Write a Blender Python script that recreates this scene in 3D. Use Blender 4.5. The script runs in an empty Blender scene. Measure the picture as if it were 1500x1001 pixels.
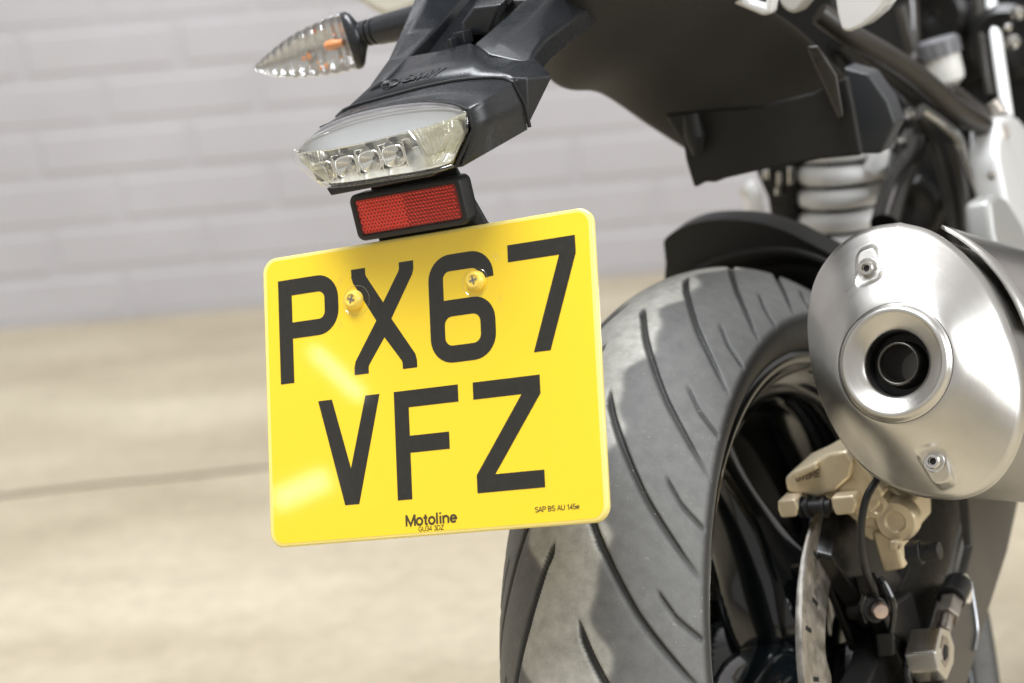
import bpy, bmesh, math, random
import numpy as np
from mathutils import Vector, Matrix
R = math.radians
random.seed(4)
rng = np.random.default_rng(4)
scene = bpy.context.scene
col = scene.collection

# ------------------------------------------------------------------ frames
# survey frame "cam": x right, y down, z forward, millimetres from the lens
MW = np.array([[0.997, -0.07746, 0.0], [-0.01936, -0.24925, 0.96825], [-0.075, -0.96534, -0.25]])
CAMH = 906.634
BF = np.array([[0.84289, -0.17321, -0.50944], [0.46099, -0.25587, 0.84972], [-0.27753, -0.95107, -0.13583]])
TF = np.array([[0.87192, -0.11424, -0.47614], [0.43698, -0.25717, 0.86192], [-0.22091, -0.95959, -0.17431]])
CT = np.array([277.576, 539.8933, 1458.5466])        # tyre contact point
AX = CT + BF[2] * 306.0                               # rear axle
PC = np.array([-50.67293, 24.35836, 1165.0831])       # centre of the number plate
PR = np.array([[0.87192, 0.04694, 0.48739], [-0.11424, 0.98743, 0.10927], [-0.47614, -0.15095, 0.86632]])
PT = np.array([-154.68554, -50.44239, 1233.03511])
FPX = 2916.67


def L(P):
    """survey point (mm) -> motorcycle-local metres"""
    return Vector((BF @ (np.asarray(P, float) - CT)) / 1000.0)


def W(P):
    w = MW @ np.asarray(P, float)
    return Vector((w[0] / 1000, w[1] / 1000, (w[2] + CAMH) / 1000))


def ray(u, v):
    return np.array([(u - 750) / FPX, (v - 500.5) / FPX, 1.0])


def K(u, v, z):
    return L(ray(u, v) * z)


def S(u, v, X):
    """point of the lateral plane X (mm from the wheel's centre plane)"""
    r = ray(u, v)
    return L(r * ((AX @ BF[0] + X) / (r @ BF[0])))


def SY(u, v, Y):
    """point of the cross plane Y (mm in front of the axle)"""
    r = ray(u, v)
    return L(r * ((AX @ BF[1] + Y) / (r @ BF[1])))


def TS(u, v, X):
    r = ray(u, v)
    return L(r * ((PC @ TF[0] + X) / (r @ TF[0])))


def TY(u, v, Y):
    r = ray(u, v)
    return L(r * ((PC @ TF[1] + Y) / (r @ TF[1])))


def T(x, y, z):
    return L(PC + TF.T @ np.array([x, y, z], float))


def B(x, y, z):
    """motorcycle axes from the axle, mm"""
    return Vector((x, y, z + 306.0)) / 1000.0


def PL(x, y, z=0.0):
    """number plate axes: x right, y down from its top left corner, z towards the viewer"""
    return L(PT + PR @ np.array([x, y, -z], float))


# ------------------------------------------------------------------ camera
cam_d = bpy.data.cameras.new('camera')
cam = bpy.data.objects.new('camera', cam_d)
col.objects.link(cam)
rot = Matrix(((MW[0, 0], -MW[0, 1], -MW[0, 2]), (MW[1, 0], -MW[1, 1], -MW[1, 2]), (MW[2, 0], -MW[2, 1], -MW[2, 2])))
cam.matrix_world = Matrix.Translation((0, 0, CAMH / 1000)) @ rot.to_4x4()
cam_d.lens = 70
cam_d.sensor_width = 36
cam_d.clip_start = 0.05
cam_d.clip_end = 200
cam_d.dof.use_dof = True
cam_d.dof.focus_distance = 1.175
cam_d.dof.aperture_fstop = 5.6
scene.camera = cam

# ------------------------------------------------------------------ world and lamps
world = bpy.data.worlds.new('World')
scene.world = world
world.use_nodes = True
wn = world.node_tree
bg = wn.nodes['Background']
bg.inputs['Color'].default_value = (1.0, 0.985, 0.96, 1)
bg.inputs['Strength'].default_value = 0.58


def lamp(name, loc, target, sx, sy, power, color=(1, 1, 1)):
    d = bpy.data.lights.new(name, 'AREA')
    d.shape = 'RECTANGLE'
    d.size = sx
    d.size_y = sy
    d.energy = power
    d.color = color
    o = bpy.data.objects.new(name, d)
    col.objects.link(o)
    o.location = loc
    o.rotation_euler = (Vector(target) - Vector(loc)).to_track_quat('-Z', 'Y').to_euler()
    return o


lamp('ceiling_lamp', (-0.6, 1.2, 3.6), (0, 1.6, 0), 2.2, 1.1, 180, (0.93, 0.96, 1.0))
lamp('doorway_light', (3.6, -0.6, 2.3), (0.3, 1.4, 0.5), 1.6, 2.4, 108, (0.96, 0.98, 1.0))
lamp('wall_wash_lamp', (0.2, 1.9, 3.4), (0.2, 3.9, 0.9), 3.5, 0.5, 24, (0.97, 0.97, 1.0))
# two small wall lamps far to the left; the glossy plate mirrors them as the pale streaks


def mirror_spot(u, v, dist):
    """world point seen in the plate at a picture point"""
    r = ray(u, v)
    n_ = -PR[:, 2]
    P = r * ((PC @ n_) / (r @ n_))
    d = r / np.linalg.norm(r)
    q = d - 2 * (d @ n_) * n_
    return W(P + q * dist)


for nm, pa, pb_, wd, pw in (('strip_lamp', (458, 512), (530, 582), 0.022, 0.19), ('oval_lamp', (402, 735), (480, 700), 0.055, 0.23)):
    a_, b_ = mirror_spot(*pa, 4200), mirror_spot(*pb_, 4200)
    tgt_ = W(PC)
    lo = lamp(nm, (a_ + b_) / 2, tgt_, (b_ - a_).length, wd, pw, (1, 0.99, 0.97))
    z_ = ((a_ + b_) / 2 - tgt_).normalized()
    x_ = (b_ - a_).normalized()
    y_ = z_.cross(x_).normalized()
    x_ = y_.cross(z_)
    lo.matrix_world = Matrix.Translation((a_ + b_) / 2) @ Matrix((x_, y_, z_)).transposed().to_4x4()

scene.view_settings.view_transform = 'Standard'
scene.view_settings.look = 'None'
scene.view_settings.gamma = 1
scene.view_settings.use_curve_mapping = False
scene.view_settings.exposure = 0.0
scene.render.engine = 'CYCLES'
scene.cycles.use_adaptive_sampling = True
scene.cycles.adaptive_threshold = 0.012
scene.cycles.use_denoising = True
scene.cycles.max_bounces = 10
scene.cycles.transparent_max_bounces = 16
scene.cycles.caustics_reflective = False
scene.cycles.caustics_refractive = False
scene.cycles.sample_clamp_indirect = 6


# ------------------------------------------------------------------ materials
def mat(name, color, rough=0.5, metal=0.0, bump=0.0, bscale=400.0, var=0.0, vscale=20.0, coat=0.0, rvar=0.0,
        spec=0.5, aniso=0.0, stretch=None, emit=None, trans=0.0):
    m = bpy.data.materials.new(name)
    m.use_nodes = True
    nt = m.node_tree
    b = nt.nodes['Principled BSDF']
    b.inputs['Base Color'].default_value = (*color, 1)
    b.inputs['Roughness'].default_value = rough
    b.inputs['Metallic'].default_value = metal
    b.inputs['Specular IOR Level'].default_value = spec
    b.inputs['Coat Weight'].default_value = coat
    b.inputs['Coat Roughness'].default_value = 0.04
    b.inputs['Transmission Weight'].default_value = trans
    if aniso:
        b.inputs['Anisotropic'].default_value = aniso
    tc = nt.nodes.new('ShaderNodeTexCoord')
    src = tc.outputs['Object']
    if stretch:
        mp = nt.nodes.new('ShaderNodeMapping')
        mp.inputs['Scale'].default_value = stretch
        nt.links.new(src, mp.inputs['Vector'])
        src = mp.outputs['Vector']
    if var or rvar:
        n = nt.nodes.new('ShaderNodeTexNoise')
        n.inputs['Scale'].default_value = vscale
        n.inputs['Detail'].default_value = 6
        n.inputs['Roughness'].default_value = 0.6
        nt.links.new(src, n.inputs['Vector'])
        if var:
            mx = nt.nodes.new('ShaderNodeMix')
            mx.data_type = 'RGBA'
            mx.inputs[6].default_value = (*[max(0, c * (1 - var)) for c in color], 1)
            mx.inputs[7].default_value = (*[min(1, c * (1 + var)) for c in color], 1)
            nt.links.new(n.outputs['Fac'], mx.inputs[0])
            nt.links.new(mx.outputs[2], b.inputs['Base Color'])
        if rvar:
            mr = nt.nodes.new('ShaderNodeMapRange')
            mr.inputs['From Min'].default_value = 0.3
            mr.inputs['From Max'].default_value = 0.7
            mr.inputs['To Min'].default_value = max(0.02, rough - rvar)
            mr.inputs['To Max'].default_value = min(1, rough + rvar)
            nt.links.new(n.outputs['Fac'], mr.inputs['Value'])
            nt.links.new(mr.outputs['Result'], b.inputs['Roughness'])
    if bump:
        n2 = nt.nodes.new('ShaderNodeTexNoise')
        n2.inputs['Scale'].default_value = bscale
        n2.inputs['Detail'].default_value = 3
        nt.links.new(src, n2.inputs['Vector'])
        bp = nt.nodes.new('ShaderNodeBump')
        bp.inputs['Strength'].default_value = bump
        bp.inputs['Distance'].default_value = 0.001
        nt.links.new(n2.outputs['Fac'], bp.inputs['Height'])
        nt.links.new(bp.outputs['Normal'], b.inputs['Normal'])
    return m


M = {}
M['plastic'] = mat('textured_black_plastic', (0.0165, 0.018, 0.0205), 0.27, bump=0.12, bscale=1400, var=0.15, vscale=60, rvar=0.06)
M['plastic_side'] = M['plastic']
M['plastic_matt'] = mat('matt_black_plastic', (0.016, 0.0155, 0.014), 0.55, spec=0.4, bump=0.5, bscale=900, var=0.35, vscale=12, rvar=0.08)
M['rubber'] = mat('black_rubber', (0.014, 0.014, 0.014), 0.45, var=0.3, vscale=30)
M['gap'] = mat('dark_gap', (0.006, 0.006, 0.006), 0.6)
M['gloss'] = mat('gloss_black_enamel', (0.005, 0.007, 0.008), 0.12, coat=0.45, bump=0.10, spec=0.4, bscale=60)
M['frame'] = mat('satin_black_steel', (0.011, 0.0105, 0.010), 0.30, var=0.3, vscale=25, rvar=0.1, spec=0.35)
M['brown_frame'] = mat('dusty_black_steel', (0.030, 0.026, 0.021), 0.33, var=0.3, vscale=30, rvar=0.1)
M['grey_arm'] = mat('satin_grey_alloy', (0.070, 0.063, 0.053), 0.42, var=0.12, vscale=15, rvar=0.05)
M['white'] = mat('white_paint', (0.82, 0.82, 0.81), 0.3, coat=0.5, var=0.03, vscale=20)
M['spring'] = mat('white_spring_coating', (0.96, 0.96, 0.955), 0.4, coat=0.2, var=0.02, vscale=60)
M['chrome'] = mat('chrome', (0.96, 0.95, 0.92), 0.08, 1.0, bump=0.1, bscale=90)
M['steel'] = mat('bright_steel', (0.66, 0.64, 0.60), 0.26, 1.0, var=0.1, vscale=150)
M['dull_steel'] = mat('dull_steel', (0.42, 0.38, 0.34), 0.38, 1.0, var=0.25, vscale=90, rvar=0.1)
M['gold'] = mat('gold_anodised_alloy', (0.78, 0.66, 0.46), 0.34, 0.4, bump=0.2, bscale=700, var=0.10, vscale=50)
M['disc'] = mat('ground_disc_steel', (0.62, 0.58, 0.52), 0.38, 1.0, var=0.2, vscale=120, rvar=0.08, aniso=0.5)
M['yellow'] = mat('yellow_reflective_sheet', (0.965, 0.67, 0.009), 0.32, coat=1.0, var=0.02, vscale=24)
M['acrylic'] = mat('clear_acrylic_edge', (0.95, 0.78, 0.22), 0.12, coat=1.0)
M['char'] = mat('black_plate_film', (0.016, 0.014, 0.009), 0.4, coat=0.75, var=0.5, vscale=260, rvar=0.1, spec=0.3)
M['smallprint'] = mat('small_black_print', (0.06, 0.045, 0.01), 0.4, coat=0.5)
M['capyellow'] = mat('yellow_screw_cap', (0.98, 0.72, 0.12), 0.32)
M['redback'] = mat('red_reflector_base', (1.0, 0.07, 0.04), 0.15, 0.15)
M['amber'] = mat('amber_bulb', (0.95, 0.34, 0.10), 0.2, coat=0.6)
M['fluid'] = mat('amber_brake_fluid', (0.80, 0.60, 0.18), 0.3)
M['tank'] = mat('translucent_white_plastic', (0.80, 0.79, 0.74), 0.35)
M['pinlens'] = mat('faceted_yellow_prism', (0.95, 0.74, 0.22), 0.15, 0.6)
M['sleeve'] = mat('satin_grey_sleeve', (0.32, 0.31, 0.295), 0.36, 0.9, var=0.08, vscale=40)
M['soot'] = mat('sooty_steel', (0.10, 0.095, 0.085), 0.35, 0.9, var=0.4, vscale=200)


def clear_mat(name, tint=(0.97, 0.98, 0.98), base=0.04, bump=0.0, bscale=100, edge=1.45):
    m = bpy.data.materials.new(name)
    m.use_nodes = True
    nt = m.node_tree
    nt.nodes.remove(nt.nodes['Principled BSDF'])
    out = nt.nodes['Material Output']
    tr = nt.nodes.new('ShaderNodeBsdfTransparent')
    tr.inputs['Color'].default_value = (*tint, 1)
    gl = nt.nodes.new('ShaderNodeBsdfGlossy')
    gl.inputs['Roughness'].default_value = 0.05
    gl.inputs['Color'].default_value = (1, 1, 1, 1)
    fr = nt.nodes.new('ShaderNodeFresnel')
    fr.inputs['IOR'].default_value = edge
    ad = nt.nodes.new('ShaderNodeMath')
    ad.operation = 'ADD'
    ad.inputs[1].default_value = base
    ad.use_clamp = True
    mx = nt.nodes.new('ShaderNodeMixShader')
    nt.links.new(fr.outputs[0], ad.inputs[0])
    gm = nt.nodes.new('ShaderNodeNewGeometry')
    fm_ = nt.nodes.new('ShaderNodeMath')
    fm_.operation = 'SUBTRACT'
    fm_.inputs[0].default_value = 1.0
    nt.links.new(gm.outputs['Backfacing'], fm_.inputs[1])
    ml = nt.nodes.new('ShaderNodeMath')
    ml.operation = 'MULTIPLY'
    nt.links.new(ad.outputs[0], ml.inputs[0])
    nt.links.new(fm_.outputs[0], ml.inputs[1])
    nt.links.new(ml.outputs[0], mx.inputs[0])
    nt.links.new(tr.outputs[0], mx.inputs[1])
    nt.links.new(gl.outputs[0], mx.inputs[2])
    nt.links.new(mx.outputs[0], out.inputs['Surface'])
    if bump:
        tc = nt.nodes.new('ShaderNodeTexCoord')
        n = nt.nodes.new('ShaderNodeTexNoise')
        n.inputs['Scale'].default_value = bscale
        bp = nt.nodes.new('ShaderNodeBump')
        bp.inputs['Strength'].default_value = bump
        bp.inputs['Distance'].default_value = 0.001
        nt.links.new(tc.outputs['Object'], n.inputs['Vector'])
        nt.links.new(n.outputs['Fac'], bp.inputs['Height'])
        nt.links.new(bp.outputs['Normal'], gl.inputs['Normal'])
    return m


M['clear'] = clear_mat('clear_polycarbonate', (0.985, 0.99, 0.985), base=0.07, bump=0.03)
M['ribclear'] = clear_mat('clear_rib', (0.97, 0.95, 0.86), base=0.34, edge=1.5)
M['haze_clear'] = clear_mat('frosted_polycarbonate', (0.93, 0.935, 0.94), base=0.16, bump=0.1)


# brushed endcap: fine circular scratches made by a noise in polar attributes
def brushed():
    m = mat('brushed_stainless', (0.70, 0.675, 0.63), 0.25, 1.0, aniso=0.0)
    nt = m.node_tree
    b = nt.nodes['Principled BSDF']
    at = nt.nodes.new('ShaderNodeAttribute')
    at.attribute_name = 'polar'
    mp = nt.nodes.new('ShaderNodeMapping')
    mp.inputs['Scale'].default_value = (9.0, 1300.0, 9.0)
    nt.links.new(at.outputs['Vector'], mp.inputs['Vector'])
    n = nt.nodes.new('ShaderNodeTexNoise')
    n.inputs['Scale'].default_value = 1.0
    n.inputs['Detail'].default_value = 5
    n.inputs['Roughness'].default_value = 0.7
    nt.links.new(mp.outputs[0], n.inputs['Vector'])
    bp = nt.nodes.new('ShaderNodeBump')
    bp.inputs['Strength'].default_value = 0.10
    bp.inputs['Distance'].default_value = 0.0005
    nt.links.new(n.outputs['Fac'], bp.inputs['Height'])
    nt.links.new(bp.outputs['Normal'], b.inputs['Normal'])
    mr = nt.nodes.new('ShaderNodeMapRange')
    mr.inputs['From Min'].default_value = 0.3
    mr.inputs['From Max'].default_value = 0.7
    mr.inputs['To Min'].default_value = 0.27
    mr.inputs['To Max'].default_value = 0.36
    nt.links.new(n.outputs['Fac'], mr.inputs['Value'])
    nt.links.new(mr.outputs[0], b.inputs['Roughness'])
    n2 = nt.nodes.new('ShaderNodeTexNoise')
    n2.inputs['Scale'].default_value = 18
    n2.inputs['Detail'].default_value = 4
    tc = nt.nodes.new('ShaderNodeTexCoord')
    nt.links.new(tc.outputs['Object'], n2.inputs['Vector'])
    b2 = nt.nodes.new('ShaderNodeBump')
    b2.inputs['Strength'].default_value = 0.35
    b2.inputs['Distance'].default_value = 0.004
    n9 = nt.nodes.new('ShaderNodeTexNoise')
    n9.inputs['Scale'].default_value = 22
    n9.inputs['Detail'].default_value = 1
    nt.links.new(tc.outputs['Object'], n9.inputs['Vector'])
    nt.links.new(n9.outputs['Fac'], b2.inputs['Height'])
    nt.links.new(b2.outputs['Normal'], bp.inputs['Normal'])
    cr = nt.nodes.new('ShaderNodeValToRGB')
    cr.color_ramp.elements[0].position = 0.35
    cr.color_ramp.elements[0].color = (0.56, 0.54, 0.50, 1)
    cr.color_ramp.elements[1].position = 0.65
    cr.color_ramp.elements[1].color = (0.68, 0.665, 0.64, 1)
    nt.links.new(n2.outputs['Fac'], cr.inputs[0])
    nt.links.new(cr.outputs[0], b.inputs['Base Color'])
    return m


M['brushed'] = brushed()


def tyre_mat():
    m = mat('dusty_tyre_rubber', (0.10, 0.10, 0.098), 0.62, bump=0.0)
    nt = m.node_tree
    b = nt.nodes['Principled BSDF']
    a1 = nt.nodes.new('ShaderNodeAttribute')
    a1.attribute_name = 'worn'
    a2 = nt.nodes.new('ShaderNodeAttribute')
    a2.attribute_name = 'side'
    tc = nt.nodes.new('ShaderNodeTexCoord')
    n = nt.nodes.new('ShaderNodeTexNoise')
    n.inputs['Scale'].default_value = 110
    n.inputs['Detail'].default_value = 10
    n.inputs['Roughness'].default_value = 0.65
    nt.links.new(tc.outputs['Object'], n.inputs['Vector'])
    cr = nt.nodes.new('ShaderNodeValToRGB')
    cr.color_ramp.elements[0].position = 0.32
    cr.color_ramp.elements[0].color = (0.116, 0.116, 0.112, 1)
    cr.color_ramp.elements[1].position = 0.70
    cr.color_ramp.elements[1].color = (0.158, 0.157, 0.150, 1)
    nt.links.new(n.outputs['Fac'], cr.inputs[0])
    cr2 = nt.nodes.new('ShaderNodeValToRGB')
    cr2.color_ramp.elements[0].position = 0.30
    cr2.color_ramp.elements[0].color = (0.34, 0.332, 0.298, 1)
    cr2.color_ramp.elements[1].position = 0.68
    cr2.color_ramp.elements[1].color = (0.54, 0.525, 0.475, 1)
    nt.links.new(n.outputs['Fac'], cr2.inputs[0])
    mx = nt.nodes.new('ShaderNodeMix')
    mx.data_type = 'RGBA'
    nt.links.new(a1.outputs['Fac'], mx.inputs[0])
    nt.links.new(cr.outputs[0], mx.inputs[6])
    nt.links.new(cr2.outputs[0], mx.inputs[7])
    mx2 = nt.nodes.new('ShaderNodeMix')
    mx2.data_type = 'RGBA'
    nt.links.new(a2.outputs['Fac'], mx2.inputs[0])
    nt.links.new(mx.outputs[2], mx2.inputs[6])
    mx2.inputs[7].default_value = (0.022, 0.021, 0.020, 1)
    # pale dust specks
    n3 = nt.nodes.new('ShaderNodeTexNoise')
    n3.inputs['Scale'].default_value = 420
    n3.inputs['Detail'].default_value = 1
    nt.links.new(tc.outputs['Object'], n3.inputs['Vector'])
    r3 = nt.nodes.new('ShaderNodeValToRGB')
    r3.color_ramp.elements[0].position = 0.70
    r3.color_ramp.elements[0].color = (0, 0, 0, 1)
    r3.color_ramp.elements[1].position = 0.78
    r3.color_ramp.elements[1].color = (0.5, 0.5, 0.5, 1)
    nt.links.new(n3.outputs['Fac'], r3.inputs[0])
    mx3 = nt.nodes.new('ShaderNodeMix')
    mx3.data_type = 'RGBA'
    nt.links.new(r3.outputs[0], mx3.inputs[0])
    nt.links.new(mx2.outputs[2], mx3.inputs[6])
    mx3.inputs[7].default_value = (0.28, 0.27, 0.24, 1)
    nt.links.new(mx3.outputs[2], b.inputs['Base Color'])
    n2 = nt.nodes.new('ShaderNodeTexNoise')
    n2.inputs['Scale'].default_value = 900
    n2.inputs['Detail'].default_value = 4
    nt.links.new(tc.outputs['Object'], n2.inputs['Vector'])
    bp = nt.nodes.new('ShaderNodeBump')
    bp.inputs['Strength'].default_value = 0.3
    bp.inputs['Distance'].default_value = 0.0006
    nt.links.new(n2.outputs['Fac'], bp.inputs['Height'])
    nt.links.new(bp.outputs['Normal'], b.inputs['Normal'])
    return m


M['tyre'] = tyre_mat()


# ------------------------------------------------------------------ mesh helpers
def tag(o, label=None, cat=None, group=None, kind=None):
    if label:
        o['label'] = label
    if cat:
        o['category'] = cat
    if group:
        o['group'] = group
    if kind:
        o['kind'] = kind
    return o


def obj(name, verts, faces, m, parent=None, smooth=False, bevel=0.0, seg=2, sub=0, solid=0.0, off=0.0, angle=35, label=None):
    me = bpy.data.meshes.new(name)
    me.from_pydata([tuple(v) for v in verts], [], [tuple(f) for f in faces])
    me.validate()
    bm = bmesh.new()
    bm.from_mesh(me)
    if not solid:
        bmesh.ops.recalc_face_normals(bm, faces=bm.faces)
    bm.to_mesh(me)
    bm.free()
    me.materials.append(m)
    o = bpy.data.objects.new(name, me)
    col.objects.link(o)
    if parent:
        o.parent = parent
    if solid:
        md = o.modifiers.new('Solid', 'SOLIDIFY')
        md.thickness = solid
        md.offset = off
    if sub:
        md = o.modifiers.new('Sub', 'SUBSURF')
        md.levels = sub
        md.render_levels = sub
    if bevel:
        md = o.modifiers.new('Bevel', 'BEVEL')
        md.width = bevel
        md.segments = seg
        md.limit_method = 'ANGLE'
        md.angle_limit = R(30)
    if smooth or bevel or sub:
        me.polygons.foreach_set('use_smooth', [True] * len(me.polygons))
    if bevel and not smooth:
        md = o.modifiers.new('WN', 'WEIGHTED_NORMAL')
        md.keep_sharp = True
    elif smooth and angle < 180 and not sub:
        try:
            me.set_sharp_from_angle(angle=R(angle))
        except Exception:
            pass
    if label:
        o['label'] = label
    return o


class MB:
    def __init__(self):
        self.v = []
        self.f = []

    def add(self, vs, fs):
        n = len(self.v)
        self.v += [Vector(v) for v in vs]
        self.f += [tuple(i + n for i in f) for f in fs]
        return self

    def prism(self, poly, d):
        """polygon of points pushed along vector d"""
        n = len(poly)
        d = Vector(d)
        vs = [Vector(p) for p in poly] + [Vector(p) + d for p in poly]
        fs = [tuple(range(n)), tuple(range(2 * n - 1, n - 1, -1))]
        fs += [(i, (i + 1) % n, (i + 1) % n + n, i + n) for i in range(n)]
        return self.add(vs, fs)

    def box(self, c, ax, ay, az, hx, hy, hz):
        c = Vector(c)
        vs = []
        for i in (-1, 1):
            for j in (-1, 1):
                for k in (-1, 1):
                    vs.append(c + ax * hx * i + ay * hy * j + az * hz * k)
        return self.add(vs, [(0, 1, 3, 2), (4, 6, 7, 5), (0, 4, 5, 1), (2, 3, 7, 6), (0, 2, 6, 4), (1, 5, 7, 3)])

    def tube(self, path, rad, n=16, caps=True, closed=False):
        P = [Vector(p) for p in path]
        if not isinstance(rad, (list, tuple)):
            rad = [rad] * len(P)
        prev = None
        rings = []
        for i, p in enumerate(P):
            if closed:
                t = P[(i + 1) % len(P)] - P[i - 1]
            else:
                t = P[min(i + 1, len(P) - 1)] - P[max(i - 1, 0)]
            t.normalize()
            if prev is None:
                a = Vector((0, 0, 1)) if abs(t.z) < 0.9 else Vector((1, 0, 0))
                u = t.cross(a).normalized()
            else:
                u = (prev - t * prev.dot(t)).normalized()
            prev = u
            w = t.cross(u)
            rings.append([p + (u * math.cos(2 * math.pi * k / n) + w * math.sin(2 * math.pi * k / n)) * rad[i] for k in range(n)])
        vs = [v for r in rings for v in r]
        fs = []
        m = len(rings)
        for i in range(m if closed else m - 1):
            for k in range(n):
                a, b2 = i * n + k, i * n + (k + 1) % n
                c, d = ((i + 1) % m) * n + (k + 1) % n, ((i + 1) % m) * n + k
                fs.append((a, b2, c, d))
        if caps and not closed:
            fs.append(tuple(range(n - 1, -1, -1)))
            fs.append(tuple((m - 1) * n + k for k in range(n)))
        return self.add(vs, fs)

    def lathe(self, prof, c, ax, u=None, n=48, a0=0, a1=360):
        """prof = [(distance along the axis, radius)]"""
        c = Vector(c)
        ax = Vector(ax).normalized()
        if u is None:
            u = Vector((0, 0, 1)) if abs(ax.z) < 0.9 else Vector((1, 0, 0))
        u = (Vector(u) - ax * Vector(u).dot(ax)).normalized()
        w = ax.cross(u)
        full = abs(a1 - a0) >= 360
        cnt = n if full else n + 1
        vs = []
        for (d, r) in prof:
            for k in range(cnt):
                a = R(a0 + (a1 - a0) * k / n)
                vs.append(c + ax * d + (u * math.cos(a) + w * math.sin(a)) * r)
        fs = []
        for i in range(len(prof) - 1):
            for k in range(n):
                k2 = (k + 1) % cnt
                fs.append((i * cnt + k, i * cnt + k2, (i + 1) * cnt + k2, (i + 1) * cnt + k))
        return self.add(vs, fs)

    def loft(self, rings, caps=True, closed=True):
        n = len(rings[0])
        vs = [v for r in rings for v in r]
        fs = []
        for i in range(len(rings) - 1):
            for k in range(n if closed else n - 1):
                k2 = (k + 1) % n
                fs.append((i * n + k, i * n + k2, (i + 1) * n + k2, (i + 1) * n + k))
        if caps and closed:
            fs.append(tuple(range(n - 1, -1, -1)))
            fs.append(tuple((len(rings) - 1) * n + k for k in range(n)))
        return self.add(vs, fs)

    def hull(self, pts):
        bm = bmesh.new()
        for p in pts:
            bm.verts.new(p)
        r = bmesh.ops.convex_hull(bm, input=bm.verts)
        bmesh.ops.delete(bm, geom=[g for g in r['geom_interior'] if isinstance(g, bmesh.types.BMVert)], context='VERTS')
        bmesh.ops.dissolve_limit(bm, angle_limit=R(4), verts=bm.verts, edges=bm.edges)
        bm.verts.index_update()
        vs = [v.co.copy() for v in bm.verts]
        fs = [tuple(v.index for v in f.verts) for f in bm.faces]
        bm.free()
        return self.add(vs, fs)

    def build(self, name, m, parent=None, **kw):
        return obj(name, self.v, self.f, m, parent, **kw)


def bez(pts, n=24):
    """Catmull-Rom through the points"""
    P = [Vector(p) for p in pts]
    P = [P[0] * 2 - P[1]] + P + [P[-1] * 2 - P[-2]]
    out = []
    segs = len(P) - 3
    for i in range(segs):
        for k in range(n):
            t = k / n
            a, b2, c, d = P[i:i + 4]
            out.append(0.5 * ((2 * b2) + (c - a) * t + (2 * a - 5 * b2 + 4 * c - d) * t * t + (3 * b2 - a - 3 * c + d) * t ** 3))
    out.append(P[-2])
    return out


bX, bY, bZ = Vector((1, 0, 0)), Vector((0, 1, 0)), Vector((0, 0, 1))
tX = (T(1, 0, 0) - T(0, 0, 0)).normalized()
tY = (T(0, 1, 0) - T(0, 0, 0)).normalized()
tZ = (T(0, 0, 1) - T(0, 0, 0)).normalized()
mm = 0.001

# ================================================================== SETTING
# ---- floor
fm = mat('old_concrete', (0.42, 0.36, 0.27), 0.62, bump=0.5, bscale=60)
nt = fm.node_tree
b = nt.nodes['Principled BSDF']
geo = nt.nodes.new('ShaderNodeNewGeometry')


def noise(scale, detail=5, rough=0.6, stretch=None):
    n = nt.nodes.new('ShaderNodeTexNoise')
    n.inputs['Scale'].default_value = scale
    n.inputs['Detail'].default_value = detail
    n.inputs['Roughness'].default_value = rough
    if stretch:
        mp = nt.nodes.new('ShaderNodeMapping')
        mp.inputs['Scale'].default_value = stretch
        nt.links.new(geo.outputs['Position'], mp.inputs['Vector'])
        nt.links.new(mp.outputs[0], n.inputs['Vector'])
    else:
        nt.links.new(geo.outputs['Position'], n.inputs['Vector'])
    return n


na_ = noise(1.6, 8, 0.62, (0.7, 1.8, 1))
cr = nt.nodes.new('ShaderNodeValToRGB')
cr.color_ramp.elements[0].position = 0.34
cr.color_ramp.elements[0].color = (0.38, 0.32, 0.225, 1)
cr.color_ramp.elements[1].position = 0.66
cr.color_ramp.elements[1].color = (0.565, 0.498, 0.37, 1)
nt.links.new(na_.outputs['Fac'], cr.inputs[0])
nb = noise(30, 8, 0.8)
mx = nt.nodes.new('ShaderNodeMix')
mx.data_type = 'RGBA'
mx.blend_type = 'MULTIPLY'
mx.inputs[0].default_value = 0.8
cr2 = nt.nodes.new('ShaderNodeValToRGB')
cr2.color_ramp.elements[0].position = 0.3
cr2.color_ramp.elements[0].color = (0.74, 0.73, 0.71, 1)
cr2.color_ramp.elements[1].position = 0.6
cr2.color_ramp.elements[1].color = (1, 1, 1, 1)
nt.links.new(nb.outputs['Fac'], cr2.inputs[0])
nt.links.new(cr.outputs[0], mx.inputs[6])
nt.links.new(cr2.outputs[0], mx.inputs[7])
nt.links.new(mx.outputs[2], b.inputs['Base Color'])
S6 = 30.0
fl = obj('floor', [(-S6, -S6, 0), (S6, -S6, 0), (S6, S6, 0), (-S6, S6, 0)], [(0, 1, 2, 3)], fm)
fl['kind'] = 'structure'


def ground(u, v):
    r = ray(u, v)
    return W(r * (CAMH / (r @ -MW[2])))


jm = mat('joint_filler', (0.38, 0.32, 0.235), 0.8, var=0.3, vscale=12)
jb = MB()
for (p, q, wd) in (((-10, 727), (420, 682), 0.009),):
    a, c = ground(*p), ground(*q)
    dvec = (c - a).normalized()
    nrm = Vector((-dvec.y, dvec.x, 0))
    a2 = a - dvec * (0.9 if wd > 0.008 else 0.0)
    c2 = c + dvec * (4.0 if wd > 0.008 else 0.25)
    N = 60
    lo, hi = [], []
    for i in range(N + 1):
        p2 = a2.lerp(c2, i / N)
        wob = (random.random() - .5) * 0.010
        ww = wd * (0.7 + 0.6 * random.random())
        lo.append(Vector((p2.x, p2.y, 0.004)) + nrm * (wob - ww))
        hi.append(Vector((p2.x, p2.y, 0.004)) + nrm * (wob + ww))
    jb.add(lo + hi, [(i, i + 1, N + 2 + i, N + 1 + i) for i in range(N)])
jo = jb.build('floor_joint', jm)
jo['kind'] = 'structure'

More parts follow.
